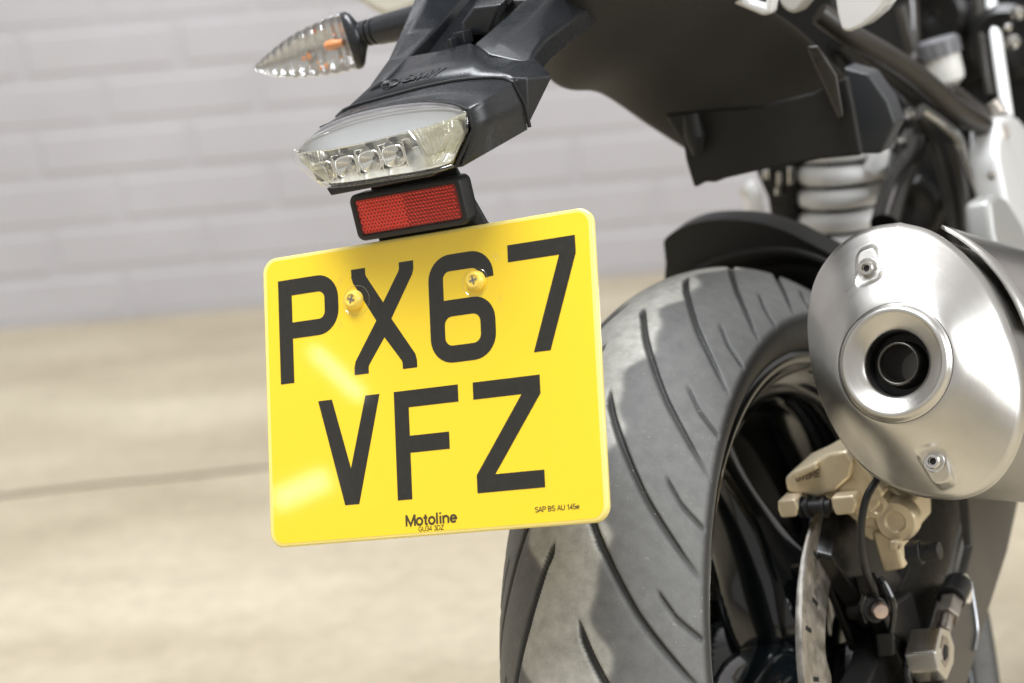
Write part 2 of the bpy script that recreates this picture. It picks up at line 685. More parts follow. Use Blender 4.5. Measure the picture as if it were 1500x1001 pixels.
# ---- painted brick wall, courses as modelled bricks
wx0, wx1 = -3.6, 3.6


def wally(x):
    return 3.923 + 0.042 * (x + 1.03)


wdir = Vector((1, 0.042, 0)).normalized()
wn_ = Vector((0.042, -1, 0)).normalized()          # towards the viewer
wm = mat('painted_brick', (0.50, 0.475, 0.46), 0.6, bump=0.5, bscale=30)
nt = wm.node_tree
b = nt.nodes['Principled BSDF']
geo = nt.nodes.new('ShaderNodeNewGeometry')
n1 = noise(2.2, 6, 0.6)
crw = nt.nodes.new('ShaderNodeValToRGB')
crw.color_ramp.elements[0].position = 0.3
crw.color_ramp.elements[0].color = (0.385, 0.372, 0.385, 1)
crw.color_ramp.elements[1].position = 0.7
crw.color_ramp.elements[1].color = (0.445, 0.433, 0.450, 1)
nt.links.new(n1.outputs['Fac'], crw.inputs[0])
n5 = noise(9, 2, 0.5)
crs = nt.nodes.new('ShaderNodeValToRGB')
crs.color_ramp.elements[0].position = 0.74
crs.color_ramp.elements[0].color = (0, 0, 0, 1)
crs.color_ramp.elements[1].position = 0.80
crs.color_ramp.elements[1].color = (0.6, 0.6, 0.6, 1)
nt.links.new(n5.outputs['Fac'], crs.inputs[0])
mxs = nt.nodes.new('ShaderNodeMix')
mxs.data_type = 'RGBA'
nt.links.new(crs.outputs[0], mxs.inputs[0])
nt.links.new(crw.outputs[0], mxs.inputs[6])
mxs.inputs[7].default_value = (0.40, 0.36, 0.27, 1)
nt.links.new(mxs.outputs[2], b.inputs['Base Color'])
wb = MB()
o0 = Vector((-1.03, 3.923, 0))
CH, CL, J = 0.0985, 0.305, 0.014
back = MB()
zc = o0 - wn_ * 0.11
back.box(zc - wn_ * -0.009 + Vector((0, 0, 1.5)) + wdir * 1.03, wdir, wn_, bZ, 3.6, 0.10, 1.5)
for r_ in range(30):
    z0 = r_ * CH
    s = -3.4 + (CL / 2 if r_ % 2 else 0) + 0.02 * random.random()
    while s < 4.4:
        ln = CL
        dpt = random.uniform(-0.0015, 0.0015)
        tilt = random.uniform(-0.0012, 0.0012)
        j1, j2 = J * random.uniform(0.35, 0.65), J * random.uniform(0.35, 0.65)
        x0_, x1_ = s + j1, s + ln - j2
        za, zb = z0 + J * random.uniform(0.3, .6), z0 + CH - J * random.uniform(.3, .6)
        c0 = 0.006
        f = [(x0_, za, 0), (x1_, za, 0), (x1_, zb, 0), (x0_, zb, 0)]
        g = [(x0_ + c0, za + c0, 1), (x1_ - c0, za + c0, 1), (x1_ - c0, zb - c0, 1), (x0_ + c0, zb - c0, 1)]
        vs = []
        for (xx, zz, k) in f + g:
            dd = (0.0018 + dpt * .5 + tilt * .5 * ((zz - z0) / CH)) * k - 0.0030 * (1 - k)
            vs.append(o0 + wdir * xx + Vector((0, 0, zz)) + wn_ * dd)
        wb.add(vs, [(4, 5, 6, 7), (0, 1, 5, 4), (1, 2, 6, 5), (2, 3, 7, 6), (3, 0, 4, 7)])
        s += ln
wall = bpy.data.objects.new('brick_wall', None)
col.objects.link(wall)
wall.location = (0, 0, 0)
tag(wall, 'grey painted brick wall standing behind the motorcycle', 'wall')
back.build('mortar', wm, wall)
wb.build('brick_face', wm, wall)

# ================================================================== MOTORCYCLE
bike = bpy.data.objects.new('motorcycle', None)
col.objects.link(bike)
mw = (MW @ BF.T)
bike.matrix_world = Matrix.Translation(W(CT)) @ Matrix([list(mw[i]) for i in range(3)]).to_4x4()
tag(bike, 'black and white motorcycle with yellow rear plate, leaning on its stand on the concrete floor', 'motorcycle')


def empty(name, loc, parent=bike):
    o = bpy.data.objects.new(name, None)
    col.objects.link(o)
    o.parent = parent
    return o


# ------------------------------------------------------------------ number plate
def rrect(x0, y0, x1, y1, r, n=8):
    pts = []
    for cx_, cy_, a0 in ((x1 - r, y1 - r, 0), (x0 + r, y1 - r, 90), (x0 + r, y0 + r, 180), (x1 - r, y0 + r, 270)):
        for k in range(n + 1):
            a = R(a0 + 90 * k / n)
            pts.append((cx_ + r * math.cos(a), cy_ + r * math.sin(a)))
    return pts


PW, PH = 229.0, 178.0
pb = MB()
rings = []
for z, ins in ((-3.6, 0.7), (-3.2, 0.0), (-0.9, 0.0), (-0.25, 0.35), (0.0, 1.1)):
    rings.append([PL(x, y, z) for x, y in rrect(ins, ins, PW - ins, PH - ins, 9.5 - ins * .6, 10)])
pb.loft(rings)
plate = pb.build('number_plate', M['acrylic'], bike, smooth=True, angle=50)
sh = MB()
sh.loft([[PL(x, y, z) for x, y in rrect(3.0, 2.2, PW - 2.6, PH - 2.2, 7.6, 10)] for z in (-0.3, 0.12)])
sh.build('yellow_face', M['yellow'], plate)

_curve_i = 0


def flat_shape(name, loops, z, th, m, parent, ox=0.0, oy=0.0, place=PL, label=None):
    """filled flat outlines (even-odd) extruded to a thin solid; x right, y down"""
    cd = bpy.data.curves.new('tmp', 'CURVE')
    cd.dimensions = '2D'
    cd.fill_mode = 'BOTH'
    cd.extrude = th / 2
    for lp in loops:
        sp = cd.splines.new('POLY')
        sp.points.add(len(lp) - 1)
        for i, (x, y) in enumerate(lp):
            sp.points[i].co = (x, -y, 0, 1)
        sp.use_cyclic_u = True
    return curve_mesh(cd, name, z, th, m, parent, ox, oy, place, label)


def curve_mesh(cd, name, z, th, m, parent, ox, oy, place, label=None, sx=1.0):
    tmp = bpy.data.objects.new('tmp', cd)
    col.objects.link(tmp)
    bpy.context.view_layer.update()
    dg = bpy.context.evaluated_depsgraph_get()
    me = bpy.data.meshes.new_from_object(tmp.evaluated_get(dg))
    bpy.data.objects.remove(tmp)
    for v in me.vertices:
        v.co = place(ox + v.co.x * sx, oy - v.co.y, z + v.co.z + th / 2)
    me.name = name
    me.materials.clear()
    me.materials.append(m)
    o = bpy.data.objects.new(name, me)
    col.objects.link(o)
    o.parent = parent
    if label:
        o['label'] = label
    return o


def arc(cx_, cy_, r, a0, a1, n=8):
    return [(cx_ + r * math.cos(R(a0 + (a1 - a0) * k / n)), cy_ + r * math.sin(R(a0 + (a1 - a0) * k / n))) for k in range(n + 1)]


G = {}
G['P'] = [[(0, 0)] + arc(29, 15, 15, -90, 0) + arc(29, 21.8, 15, 0, 90) + [(10, 36.8), (10, 64), (0, 64)],
          [(10, 10)] + arc(29.5, 14.5, 4.5, -90, 0) + arc(29.5, 22.3, 4.5, 0, 90) + [(10, 26.8)]]
xr = [(44, 0), (44, 5), (43.2, 8.3), (27.2, 33), (42.5, 54.5), (44, 59), (44, 64)]
G['X'] = [[(34, 0), (44, 0), (44, 5), (43, 8.2), (27.3, 33), (43, 55.8), (44, 59.5), (44, 64), (34, 64), (34, 60.3), (33.4, 58.8), (22, 43.6),
           (10.6, 58.8), (10, 60.3), (10, 64), (0, 64), (0, 59.5), (1, 55.8), (16.7, 33), (1, 8.2), (0, 5), (0, 0), (10, 0), (10, 3.8), (10.6, 5.4), (22, 22.6),
           (33.4, 5.4), (34, 3.8)]]
G['6'] = [arc(15, 15, 15, 180, 270) + arc(29, 15, 15, -90, 0) + [(44, 16.3), (34, 17.3)] + arc(29.5, 14.5, 4.5, 0, -90) + arc(14.5, 14.5, 4.5, 270, 180)
          + [(10, 27)] + [(30, 27)] + arc(30, 41, 14, -90, 0) + arc(29, 49, 15, 0, 90) + arc(15, 49, 15, 90, 180),
          arc(15, 41.8, 5, 180, 270) + arc(29, 41.8, 5, -90, 0) + arc(29, 49, 5, 0, 90) + arc(15, 49, 5, 90, 180)]
G['7'] = [[(0, 0), (44, 0), (44, 10.2), (24.8, 64), (14.0, 64), (33.3, 10), (0, 10)]]
G['V'] = [[(0, 0), (10, 0), (22, 42.4), (34, 0), (44, 0), (27, 64), (17, 64)]]
G['F'] = [[(0, 0), (44, 0), (44, 10), (10, 10), (10, 26.8), (36.8, 26.8), (36.8, 36.8), (10, 36.8), (10, 64), (0, 64)]]
G['Z'] = [[(0, 0), (44, 0), (44, 10.6), (12.3, 54), (44, 54), (44, 64), (0, 64), (0, 53.6), (31.7, 10), (0, 10)]]
for ch, x0, y0 in (('P', 11.5, 15.05), ('X', 65.5, 15.05), ('6', 119.5, 15.05), ('7', 173.5, 15.05), ('V', 38.5, 92.05), ('F', 92.5, 92.05), ('Z', 146.5, 92.05)):
    flat_shape('plate_character', G[ch], 0.13, 0.12, M['char'], plate, x0, y0, label='black plate character ' + ch)


def text(s, size, x, y, z, th, m, parent, place=PL, bold=0.0, sx=1.0, align='LEFT', name='small_lettering', shear=0.0):
    cd = bpy.data.curves.new('tmp', 'FONT')
    cd.body = s
    cd.size = size
    cd.extrude = th / 2
    cd.offset = bold
    cd.align_x = align
    cd.shear = shear
    cd.resolution_u = 4
    return curve_mesh(cd, name, z, th, m, parent, x, y, place, None, sx)


# a small stroke alphabet (cell height 1, widths vary); strokes are flat ribbons
def A_(cx_, cy_, rx, ry, a0, a1, n=10):
    return [(cx_ + rx * math.cos(R(a0 + (a1 - a0) * k / n)), cy_ + ry * math.sin(R(a0 + (a1 - a0) * k / n))) for k in range(n + 1)]


SF = {
    'M': (0.86, [[(.08, 0), (.08, 1)], [(.08, .97), (.43, .08), (.78, .97)], [(.78, 1), (.78, 0)]]),
    'o': (0.62, [A_(.31, .35, .235, .30, 0, 360, 20)]),
    't': (0.40, [[(.20, .92), (.20, .16)] + A_(.30, .16, .10, .11, 180, 270, 4) + [(.37, .05)], [(.03, .64), (.36, .64)]]),
    'l': (0.28, [[(.13, 0), (.13, 1)]]),
    'i': (0.28, [[(.13, 0), (.13, .70)], [(.13, .85), (.13, 1)]]),
    'n': (0.62, [[(.09, 0), (.09, .70)], [(.09, .42)] + A_(.30, .42, .20, .22, 170, 0, 8) + [(.50, 0)]]),
    'e': (0.60, [[(.08, .37), (.53, .37)] + A_(.30, .36, .23, .29, 5, 320, 18)]),
    'G': (0.80, [A_(.39, .5, .32, .45, 45, 340, 18) + [(.70, .46), (.42, .46)]]),
    'U': (0.74, [[(.08, 1), (.08, .33)] + A_(.36, .33, .28, .28, 180, 360, 10) + [(.64, 1)]]),
    '3': (0.60, [A_(.27, .73, .21, .22, 150, -85, 10), A_(.27, .27, .24, .23, 88, -150, 10)]),
    '4': (0.60, [[(.42, 0), (.42, .96), (.05, .28), (.55, .28)]]),
    'D': (0.76, [[(.08, .05), (.08, .95), (.34, .95)] + A_(.34, .5, .32, .45, 90, -90, 12) + [(.08, .05)]]),
    'Z': (0.68, [[(.06, .95), (.60, .95), (.06, .05), (.62, .05)]]),
    'S': (0.70, [A_(.34, .73, .25, .22, 25, 260, 10) + A_(.34, .27, .26, .23, 80, -155, 10)]),
    'A': (0.72, [[(.02, 0), (.34, .97), (.66, 0)], [(.14, .32), (.54, .32)]]),
    'P': (0.68, [[(.08, 0), (.08, .95), (.36, .95)] + A_(.36, .71, .24, .24, 90, -90, 8) + [(.08, .47)]]),
    'B': (0.70, [[(.08, .05), (.08, .95), (.34, .95)] + A_(.34, .73, .22, .22, 90, -90, 8) + [(.08, .51)], [(.34, .51)] + A_(.36, .28, .25, .23, 90, -90, 8) + [(.08, .05)]]),
    '1': (0.50, [[(.10, .74), (.30, .94), (.30, 0)]]),
    '5': (0.60, [[(.50, .95), (.14, .95), (.10, .52)] + A_(.28, .31, .24, .26, 110, -150, 12)]),
    ' ': (0.34, []),
    'W': (1.0, [[(.03, 1), (.27, .05), (.50, .92), (.73, .05), (.97, 1)]]),
    'R': (0.72, [[(.08, 0), (.08, .95), (.36, .95)] + A_(.36, .71, .24, .24, 90, -90, 8) + [(.08, .47)], [(.36, .47), (.62, 0)]]),
    'Y': (0.70, [[(.03, 1), (.34, .48), (.65, 1)], [(.34, .48), (.34, 0)]]),
    'E': (0.64, [[(.58, .95), (.08, .95), (.08, .05), (.60, .05)], [(.08, .51), (.52, .51)]]),
}


def stroke_text(s_, h, x, y, z, th_, w_, m, parent, place=PL, width=None, name='small_lettering', slant=0.0):
    tw = sum(SF[c][0] for c in s_)
    kx = (width / tw) if width else h
    mb = MB()
    cx_ = x
    dn = (place(x, y, z - th_) - place(x, y, z))
    lift = 0
    for c in s_:
        cw, strokes = SF[c]
        for st_ in strokes:
            P_ = [(cx_ + (px0 + slant * py0) * kx, y - py0 * h) for px0, py0 in st_]
            clos = math.dist(P_[0], P_[-1]) < 1e-6
            le, ri = [], []
            for i_, p in enumerate(P_):
                if clos:
                    a_ = P_[i_ - 1] if i_ > 0 else P_[-2]
                    b_ = P_[i_ + 1] if i_ < len(P_) - 1 else P_[1]
                else:
                    a_ = P_[max(i_ - 1, 0)]
                    b_ = P_[min(i_ + 1, len(P_) - 1)]
                d1 = Vector((p[0] - a_[0], p[1] - a_[1]))
                d2 = Vector((b_[0] - p[0], b_[1] - p[1]))
                if d1.length < 1e-9:
                    d1 = d2.copy()
                if d2.length < 1e-9:
                    d2 = d1.copy()
                d1.normalize()
                d2.normalize()
                t_ = (d1 + d2)
                if t_.length < 1e-3:
                    t_ = d1
                t_.normalize()
                nn = Vector((-t_.y, t_.x))
                ms = min(2.2, 1 / max(0.35, abs(t_.dot(d1))))
                le.append((p[0] + nn.x * w_ * h / 2 * ms, p[1] + nn.y * w_ * h / 2 * ms))
                ri.append((p[0] - nn.x * w_ * h / 2 * ms, p[1] - nn.y * w_ * h / 2 * ms))
            n_ = len(P_)
            zz = z + lift * 0.003
            lift = (lift + 1) % 7
            vs_ = [place(a_[0], a_[1], zz) for a_ in le] + [place(a_[0], a_[1], zz) for a_ in ri]
            vs_ += [place(a_[0], a_[1], zz - th_) for a_ in le] + [place(a_[0], a_[1], zz - th_) for a_ in ri]
            fs_ = []
            for i_ in range(n_ - 1):
                fs_ += [(i_, i_ + 1, n_ + i_ + 1, n_ + i_), (2 * n_ + i_, 3 * n_ + i_, 3 * n_ + i_ + 1, 2 * n_ + i_ + 1),
                        (i_, 2 * n_ + i_, 2 * n_ + i_ + 1, i_ + 1), (n_ + i_, n_ + i_ + 1, 3 * n_ + i_ + 1, 3 * n_ + i_)]
            if not clos:
                fs_ += [(0, n_, 3 * n_, 2 * n_), (n_ - 1, 3 * n_ - 1, 4 * n_ - 1, 2 * n_ - 1)]
            mb.add(vs_, fs_)
        cx_ += cw * kx
    return mb.build(name, m, parent)


stroke_text('Motoline', 6.6, 97.2, 171.6, 0.2, 0.1, 0.20, M['smallprint'], plate, width=35.0)
stroke_text('GU34 3DZ', 2.9, 105.8, 175.2, 0.2, 0.1, 0.15, M['smallprint'], plate, width=17.4)
stroke_text('SAP BS AU 145e', 3.0, 183.2, 169.7, 0.2, 0.1, 0.17, M['smallprint'], plate, width=28.2)

pn = (PL(0, 0, 1) - PL(0, 0, 0)).normalized()
px_ = (PL(1, 0, 0) - PL(0, 0, 0)).normalized()
py_ = (PL(0, 1, 0) - PL(0, 0, 0)).normalized()
for (sx_, sy_, rt) in ((67.4, 33.8, 20), (152, 33.2, -12)):
    s = MB()
    s.lathe([(0.0, 6.2 * mm), (1.2 * mm, 6.2 * mm), (2.4 * mm, 5.8 * mm), (3.6 * mm, 5.0 * mm), (4.4 * mm, 4.6 * mm), (4.7 * mm, 4.0 * mm), (4.7 * mm, 3.2 * mm), (4.1 * mm, 2.9 * mm), (4.1 * mm, 0)], PL(sx_, sy_, 0.1), pn, n=32)
    sc_ = s.build('plate_screw', M['capyellow'], plate, smooth=True, angle=60)
    h = MB()
    for a in (rt, rt + 90):
        d1 = px_ * math.cos(R(a)) + py_ * math.sin(R(a))
        d2 = pn.cross(d1)
        h.box(PL(sx_, sy_, 4.35), d1, d2, pn, 2.5 * mm, 0.55 * mm, 0.2 * mm)
    h.build('cross_recess', M['dull_steel'], sc_)

for (cx_, cy_, r_) in ((68.6, 34.2, 9.2), (151.2, 33.8, 8.4)):
    rg = MB()
    rg.tube([PL(cx_ + r_ * math.cos(a), cy_ + r_ * math.sin(a), 0.1) for a in [2 * math.pi * k / 48 for k in range(48)]], 0.28 * mm, 6, closed=True)
    rg.build('stress_ring', M['haze_clear'], plate, smooth=True)
for (mx_, my_, an) in ((57.5, 21.5, -58), (56.5, 47.5, 66), (165.5, 20.5, 52), (167.0, 45.5, -64)):
    for o1 in (-1.1, 1.1):
        ca, sa = math.cos(R(an)), math.sin(R(an))
        c0x, c0y = mx_ - sa * o1, my_ + ca * o1
        sc2 = MB()
        sc2.tube([PL(c0x - ca * 3.4, c0y - sa * 3.4, 0.08), PL(c0x, c0y, 0.13), PL(c0x + ca * 3.4, c0y + sa * 3.4, 0.08)], [0.05 * mm, 0.28 * mm, 0.05 * mm], 6)
        sc2.build('pry_mark', M['haze_clear'], plate, smooth=True)

# ------------------------------------------------------------------ plate carrier and reflector
cb = MB()
cb.hull([T(x, y, z) for x, y, z in ((-34, 40, 62), (46, 40, 62), (-34, 46, 60), (46, 48, 60), (30, 36, 95), (-30, 36, 95), (30, 40, 118), (-30, 40, 118), (26, 48, 118), (-26, 48, 118), (41, 42, 84), (-34, 42, 84))])
cb.build('plate_bracket', M['plastic_matt'], bike, bevel=1.2 * mm)
cb = MB()
cb.prism([PL(20, 12, -4.0), PL(209, 12, -4.0), PL(209, 150, -4.0), PL(20, 150, -4.0)], -pn * 3 * mm)
cb.prism([PL(80, -6, -9), PL(150, -6, -9), PL(140, 60, -7.2), PL(90, 60, -7.2)], -pn * 14 * mm)
cb.build('plate_carrier', M['plastic_matt'], bike, bevel=1 * mm)


def tpl(x, y, z=0.0):
    """reflector axes: x right, y down (from its top left), z towards the rear"""
    return REF0 + tX * x * mm - tZ * y * mm - tY * z * mm + tZ * 0.0


REF0 = T(-39.5, 27, 113.2)
rb = MB()
rings = []
for z, ins in ((-17, 2.0), (-14, 0.2), (-2, 0.0), (-0.5, 0.5), (0.0, 1.6)):
    rings.append([tpl(x, y, z) for x, y in rrect(ins, ins, 77 - ins, 28.5 - ins, 4.5, 6)])
for z, ins in ((0.0, 3.2), (-1.6, 3.8)):
    rings.append([tpl(x, y, z) for x, y in rrect(ins, ins, 77 - ins, 28.5 - ins, 2.6, 6)])
rb.loft(rings)
refl = rb.build('rear_reflector', M['rubber'], bike, smooth=True, angle=40)
pm = MB()
p_ = 2.3
ny = int(20.4 / (p_ * .87))
for j in range(ny):
    for i in range(int(68.5 / p_)):
        x = 4.3 + i * p_ + (p_ / 2 if j % 2 else 0)
        y = 4.1 + j * p_ * .87
        if x + p_ > 73:
            continue
        left = x < 36
        c = tpl(x + p_ / 2, y + p_ * .43, -0.75)
        h_ = p_ / 2
        q = [tpl(x, y + p_ * .43, -1.2), tpl(x + h_, y - p_ * .05, -1.2), tpl(x + p_, y + p_ * .43, -1.2), tpl(x + h_, y + p_ * .92, -1.2)]
        if left:
            q = [tpl(x, y, -1.2), tpl(x + p_, y, -1.2), tpl(x + p_, y + p_ * .87, -1.2), tpl(x, y + p_ * .87, -1.2)]
        pm.add(q + [c], [(0, 1, 4), (1, 2, 4), (2, 3, 4), (3, 0, 4)])
npyr = len(pm.f)
pm.add([tpl(3.9, 3.9, -1.35), tpl(73.1, 3.9, -1.35), tpl(73.1, 24.6, -1.35), tpl(3.9, 24.6, -1.35)], [(0, 1, 2, 3)])
M['reddark'] = mat('red_reflector_shadow_facet', (0.30, 0.004, 0.004), 0.3, 0.0)  # facet shade painted in: darker red on one side of each prism
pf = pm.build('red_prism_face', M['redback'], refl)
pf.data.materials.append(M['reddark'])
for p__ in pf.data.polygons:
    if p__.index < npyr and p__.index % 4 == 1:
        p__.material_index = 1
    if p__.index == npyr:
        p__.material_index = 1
rc = MB()
rc.prism([tpl(x, y, -0.1) for x, y in rrect(3.5, 3.5, 73.5, 25, 2.4, 5)], tY * 0.15 * mm)
rc.build('clear_cover', clear_mat('clear_cover', (1.0, 0.95, 0.94), base=0.0), refl)

# ------------------------------------------------------------------ tail light
arcP = [(-59, 13.5, 147.0), (-53, 19.5, 152.0), (-45, 24, 155.2), (-27, 29.5, 158.6), (0, 31, 159.4), (28, 27, 157.6), (45, 22.5, 154.2), (54, 18, 151.6), (60, 13, 149.8)]
crsP = [(-60, 13.0, 144.6), (-52, 14.8, 144.6), (-38, 15.6, 143.3), (-18, 17.5, 143.3), (4, 17.6, 144.0), (30, 15.9, 145.2), (44, 15.6, 147.0), (53, 14.4, 148.4), (60.5, 12.6, 149.3)]
midP = [(-58.5, 11.2, 139.2), (-51, 11, 135.6), (-38, 11, 134.6), (-18, 12, 134.2), (4, 12, 134.4), (30, 11, 135.3), (45, 10, 137), (53, 10.5, 138), (58.5, 11.5, 139)]
botP = [(-46, 14, 124.0), (-42, 11, 123.2), (-32, 8, 122.6), (-16, 7, 122.0), (2, 6.5, 121.8), (22, 5.5, 121.4), (38, 4.5, 121.8), (43, 6, 122.2), (46.5, 8, 122.6)]


def scl(P, k, dy):
    return [(x * k, y + dy, 138 + (z - 138) * k) for x, y, z in P]


lens = MB()


def dens(P, n=6):
    return bez([T(*p) for p in P], n)


rows = [dens(arcP), dens(crsP), dens(midP), dens(botP)]
lens.loft(rows, caps=False, closed=False)
# returns going forward so the shell has sides
lens.loft([dens(botP), dens([(x * .97, y + 10, z - 2) for x, y, z in botP])], caps=False, closed=False)
for e_ in (0, -1):
    lens.loft([[T(*P_[e_]) for P_ in (arcP, crsP, midP, botP)], [T(P_[e_][0] * .985, P_[e_][1] + 11, P_[e_][2]) for P_ in (arcP, crsP, midP, botP)]], caps=False, closed=False)
light = bpy.data.objects.new('tail_light', None)
col.objects.link(light)
light.parent = bike
lens.build('clear_lens', M['clear'], light, smooth=True, angle=28, solid=1.6 * mm, off=-1)
# silver bowl
bowl = MB()
r1 = dens([(x * .985, y + 0.9, z - 0.9) for x, y, z in arcP])
r2 = dens([(x * .97, y + 5, z - 1.0) for x, y, z in crsP])
r3 = dens([(x * .93, y + 15, z) for x, y, z in midP])
r4 = dens([(x * .93, y + 6, z + 2.2) for x, y, z in botP])
r5 = dens([(x * .96, y + 1.8, z + 0.8) for x, y, z in botP])
silver = mat('vapour_silver', (0.90, 0.885, 0.83), 0.15, 0.7, bump=0.3, bscale=120)
greyish = mat('satin_grey_bezel', (0.60, 0.60, 0.61), 0.34, 0.2, bump=0.05, bscale=80)
bt = MB()
bt.loft([r1, r2], caps=False, closed=False)
bt.build('bezel', greyish, light, smooth=True)
for o_ in (0.10, 0.20):
    ln = MB()
    ln.tube([a_.lerp(b_, o_) + (tZ - tY) * 0.5 * mm for a_, b_ in zip(r1, r2)][4:-4], 0.28 * mm, 6)
    ln.build('bezel_line', M['chrome'], light, smooth=True)
bowl.loft([r2, r3, r4, r5], caps=False, closed=False)
for e_ in (0, -1):
    bowl.loft([[T(*P_[e_]) + (-tX if e_ else tX) * 1.8 * mm + tY * 2.5 * mm for P_ in (arcP, crsP, midP, botP)], [r_[e_] for r_ in (r1, r2, r3, r4)]], caps=False, closed=False)
bowl.build('reflector_bowl', silver, light, smooth=True, angle=30)
# LED cups
for cx_ in (-44, -27.5, -11, 5.5):
    cz = 132.4 + 0.035 * cx_
    cup = MB()
    prof = [(0, 7.4), (1.2, 7.5), (3.0, 6.6), (6.0, 5.0), (9.0, 3.0), (10.0, 1.6), (10.0, 0.0)]
    n = 20
    vs = []
    for d, r in prof:
        for k in range(n):
            a = 2 * math.pi * k / n
            ex = 1.0 if math.cos(a) > 0 else 1.0
            sq = 1.0 / max(abs(math.cos(a)), abs(math.sin(a))) ** 0.55
            vs.append(T(cx_ + r * sq * math.cos(a) * ex, 15.0 + d, cz + r * 0.86 * sq * math.sin(a)))
    fs = [(i * n + k, i * n + (k + 1) % n, (i + 1) * n + (k + 1) % n, (i + 1) * n + k) for i in range(len(prof) - 1) for k in range(n)]
    cup.add(vs, fs)
    c_ = cup.build('led_cup', M['chrome'], light, smooth=True, angle=25, solid=0.8 * mm, off=1)
    e = MB()
    e.lathe([(0, 1.8 * mm), (-1.6 * mm, 1.6 * mm), (-2.4 * mm, 0.8 * mm), (-2.6 * mm, 0)], T(cx_, 24.5, cz), tY, n=12)
    e.build('led', M['tank'], light, smooth=True)
    # fins between cups
    fb = MB()
    fb.prism([T(cx_ + 8.0, 13.5, cz - 7.5), T(cx_ + 9.2, 13.5, cz - 7.5), T(cx_ + 9.2, 13.5, cz + 8.2), T(cx_ + 8.0, 13.5, cz + 8.2)], tY * 9 * mm)
    fb.build('divider', M['chrome'], light, bevel=0.3 * mm)
# ribbed prisms at the corners
rib = MB()
for k in range(11):
    t_ = k / 10
    a = (20 + 30 * t_, 13.6 - 1.4 * t_, 145.0 + 2.2 * t_)
    c = (30 + 12 * t_, 9.0, 123.6 + 2.5 * t_ * t_ * 3)
    path = bez([T(*a), T((a[0] + c[0]) / 2 + 2.6, 10.2, (a[2] + c[2]) / 2), T(*c)], 6)
    rib.tube(path, 0.75 * mm, 8)
rib.build('ribbed_prism', M['ribclear'], light, smooth=True)
rib = MB()
for k in range(8):
    t_ = k / 7
    a = (-57.5 + 15 * t_, 14.5, 143.5)
    c = (-50 + 11 * t_, 12.5, 134.5 - 10 * t_ ** .6)
    rib.tube([T(*a), T((a[0] + c[0]) / 2 - 1, 12.6, (a[2] + c[2]) / 2), T(*c)], 0.7 * mm, 8)
rib.build('ribbed_prism', M['ribclear'], light, smooth=True)
rb2 = MB()
rb2.hull([T(*p) for p in ((19, 19, 143), (50, 18, 146), (53, 18, 138), (42, 15, 125), (30, 16, 124), (22, 21, 133), (20, 24, 143), (50, 24, 146), (42, 24, 125), (30, 24, 124))])
prism_m = mat('prism_yellow_reflection', (0.95, 0.88, 0.62), 0.14, 0.45, bump=0.8, bscale=260, var=0.35, vscale=120)  # yellow reflection painted into the prism's base colour
rb2.build('corner_prism', prism_m, light, bevel=0.4 * mm)
# inner trim strip along the bottom
st = MB()
st.tube([T(x * .985, y + 1.2, z - 0.4) for x, y, z in crsP], 0.55 * mm, 6)
st.build('bright_trim', M['chrome'], light, smooth=True)

# housing around the lens
def resamp(P, n):
    Q = bez([Vector(p) for p in P], 12)
    return [tuple(Q[round(k * (len(Q) - 1) / (n - 1))]) for k in range(n)]


frontP = resamp([(x * (1.02 if x > 0 else 0.985), y + (1.8 if x > -40 else 8.0), z + 1.0) for x, y, z in arcP], 17)
seamP = resamp([(-61.5, 70, 157), (-55, 75.5, 161), (-30, 75.5, 162.8), (0, 76.3, 164.2), (28, 75.3, 164), (52, 76, 160.6), (61.5, 73, 157)], 17)


def sidepts(P, n=4):
    out = []
    for a_, b_ in zip(P[:-1], P[1:]):
        out += [tuple(Vector(a_).lerp(Vector(b_), k / n)) for k in range(n)]
    return out[1:]


fr_ = frontP + sidepts([frontP[-1], (61.3, 15.5, 139), (50, 12.5, 119.6), (-47, 25.0, 120.5), (-60.0, 25.0, 138), frontP[0]])
bk_ = seamP + sidepts([seamP[-1], (62.5, 78, 143), (61.5, 79, 128), (-61.5, 79, 128), (-62.5, 78, 143), seamP[0]])
hs = MB()
hs.loft([[T(*p) for p in fr_], [T(*(Vector(a_).lerp(Vector(b_), .5))) for a_, b_ in zip(fr_, bk_)], [T(*p) for p in bk_]], caps=False)
hs.f.append(tuple(range(2 * len(fr_), 3 * len(fr_))))
hob = hs.build('light_housing', M['plastic'], bike, smooth=True, angle=28)
md = hob.modifiers.new('Solid', 'SOLIDIFY')
md.thickness = 1.3 * mm
md.offset = -1
sm = MB()
seamL = [T(x, y + 0.6, z + 0.7) for x, y, z in seamP] + [T(63, 79.5, 143), T(62.4, 80.5, 129)]
sm.tube(seamL, 1.25 * mm, 8)
sm.build('panel_gap', M['gap'], hob, smooth=True)
lip = MB()
lip.tube([T(x * 1.01, y + 1.2, z + 0.9) for x, y, z in arcP[2:]] + [T(60.6, 14.5, 139), T(48.4, 9.0, 121.2)], 1.0 * mm, 10)
lip.build('lens_gasket', M['gap'], light, smooth=True)
lb = MB()
lb.hull([T(*p) for p in ((-42, 10.5, 121.8), (34, 7.5, 121.0), (-40, 10.5, 116.8), (33, 7.5, 117.8), (-42, 26, 121.8), (34, 26, 121), (-40, 26, 116.8), (33, 26, 117.8))])
lb.build('lower_lip', M['plastic'], bike, bevel=0.8 * mm)

# ------------------------------------------------------------------ rear mudguard (upper tail)
def smooth_slab(name, loops, th, m, parent=bike, bevel=1.2):
    pass


tg = MB()
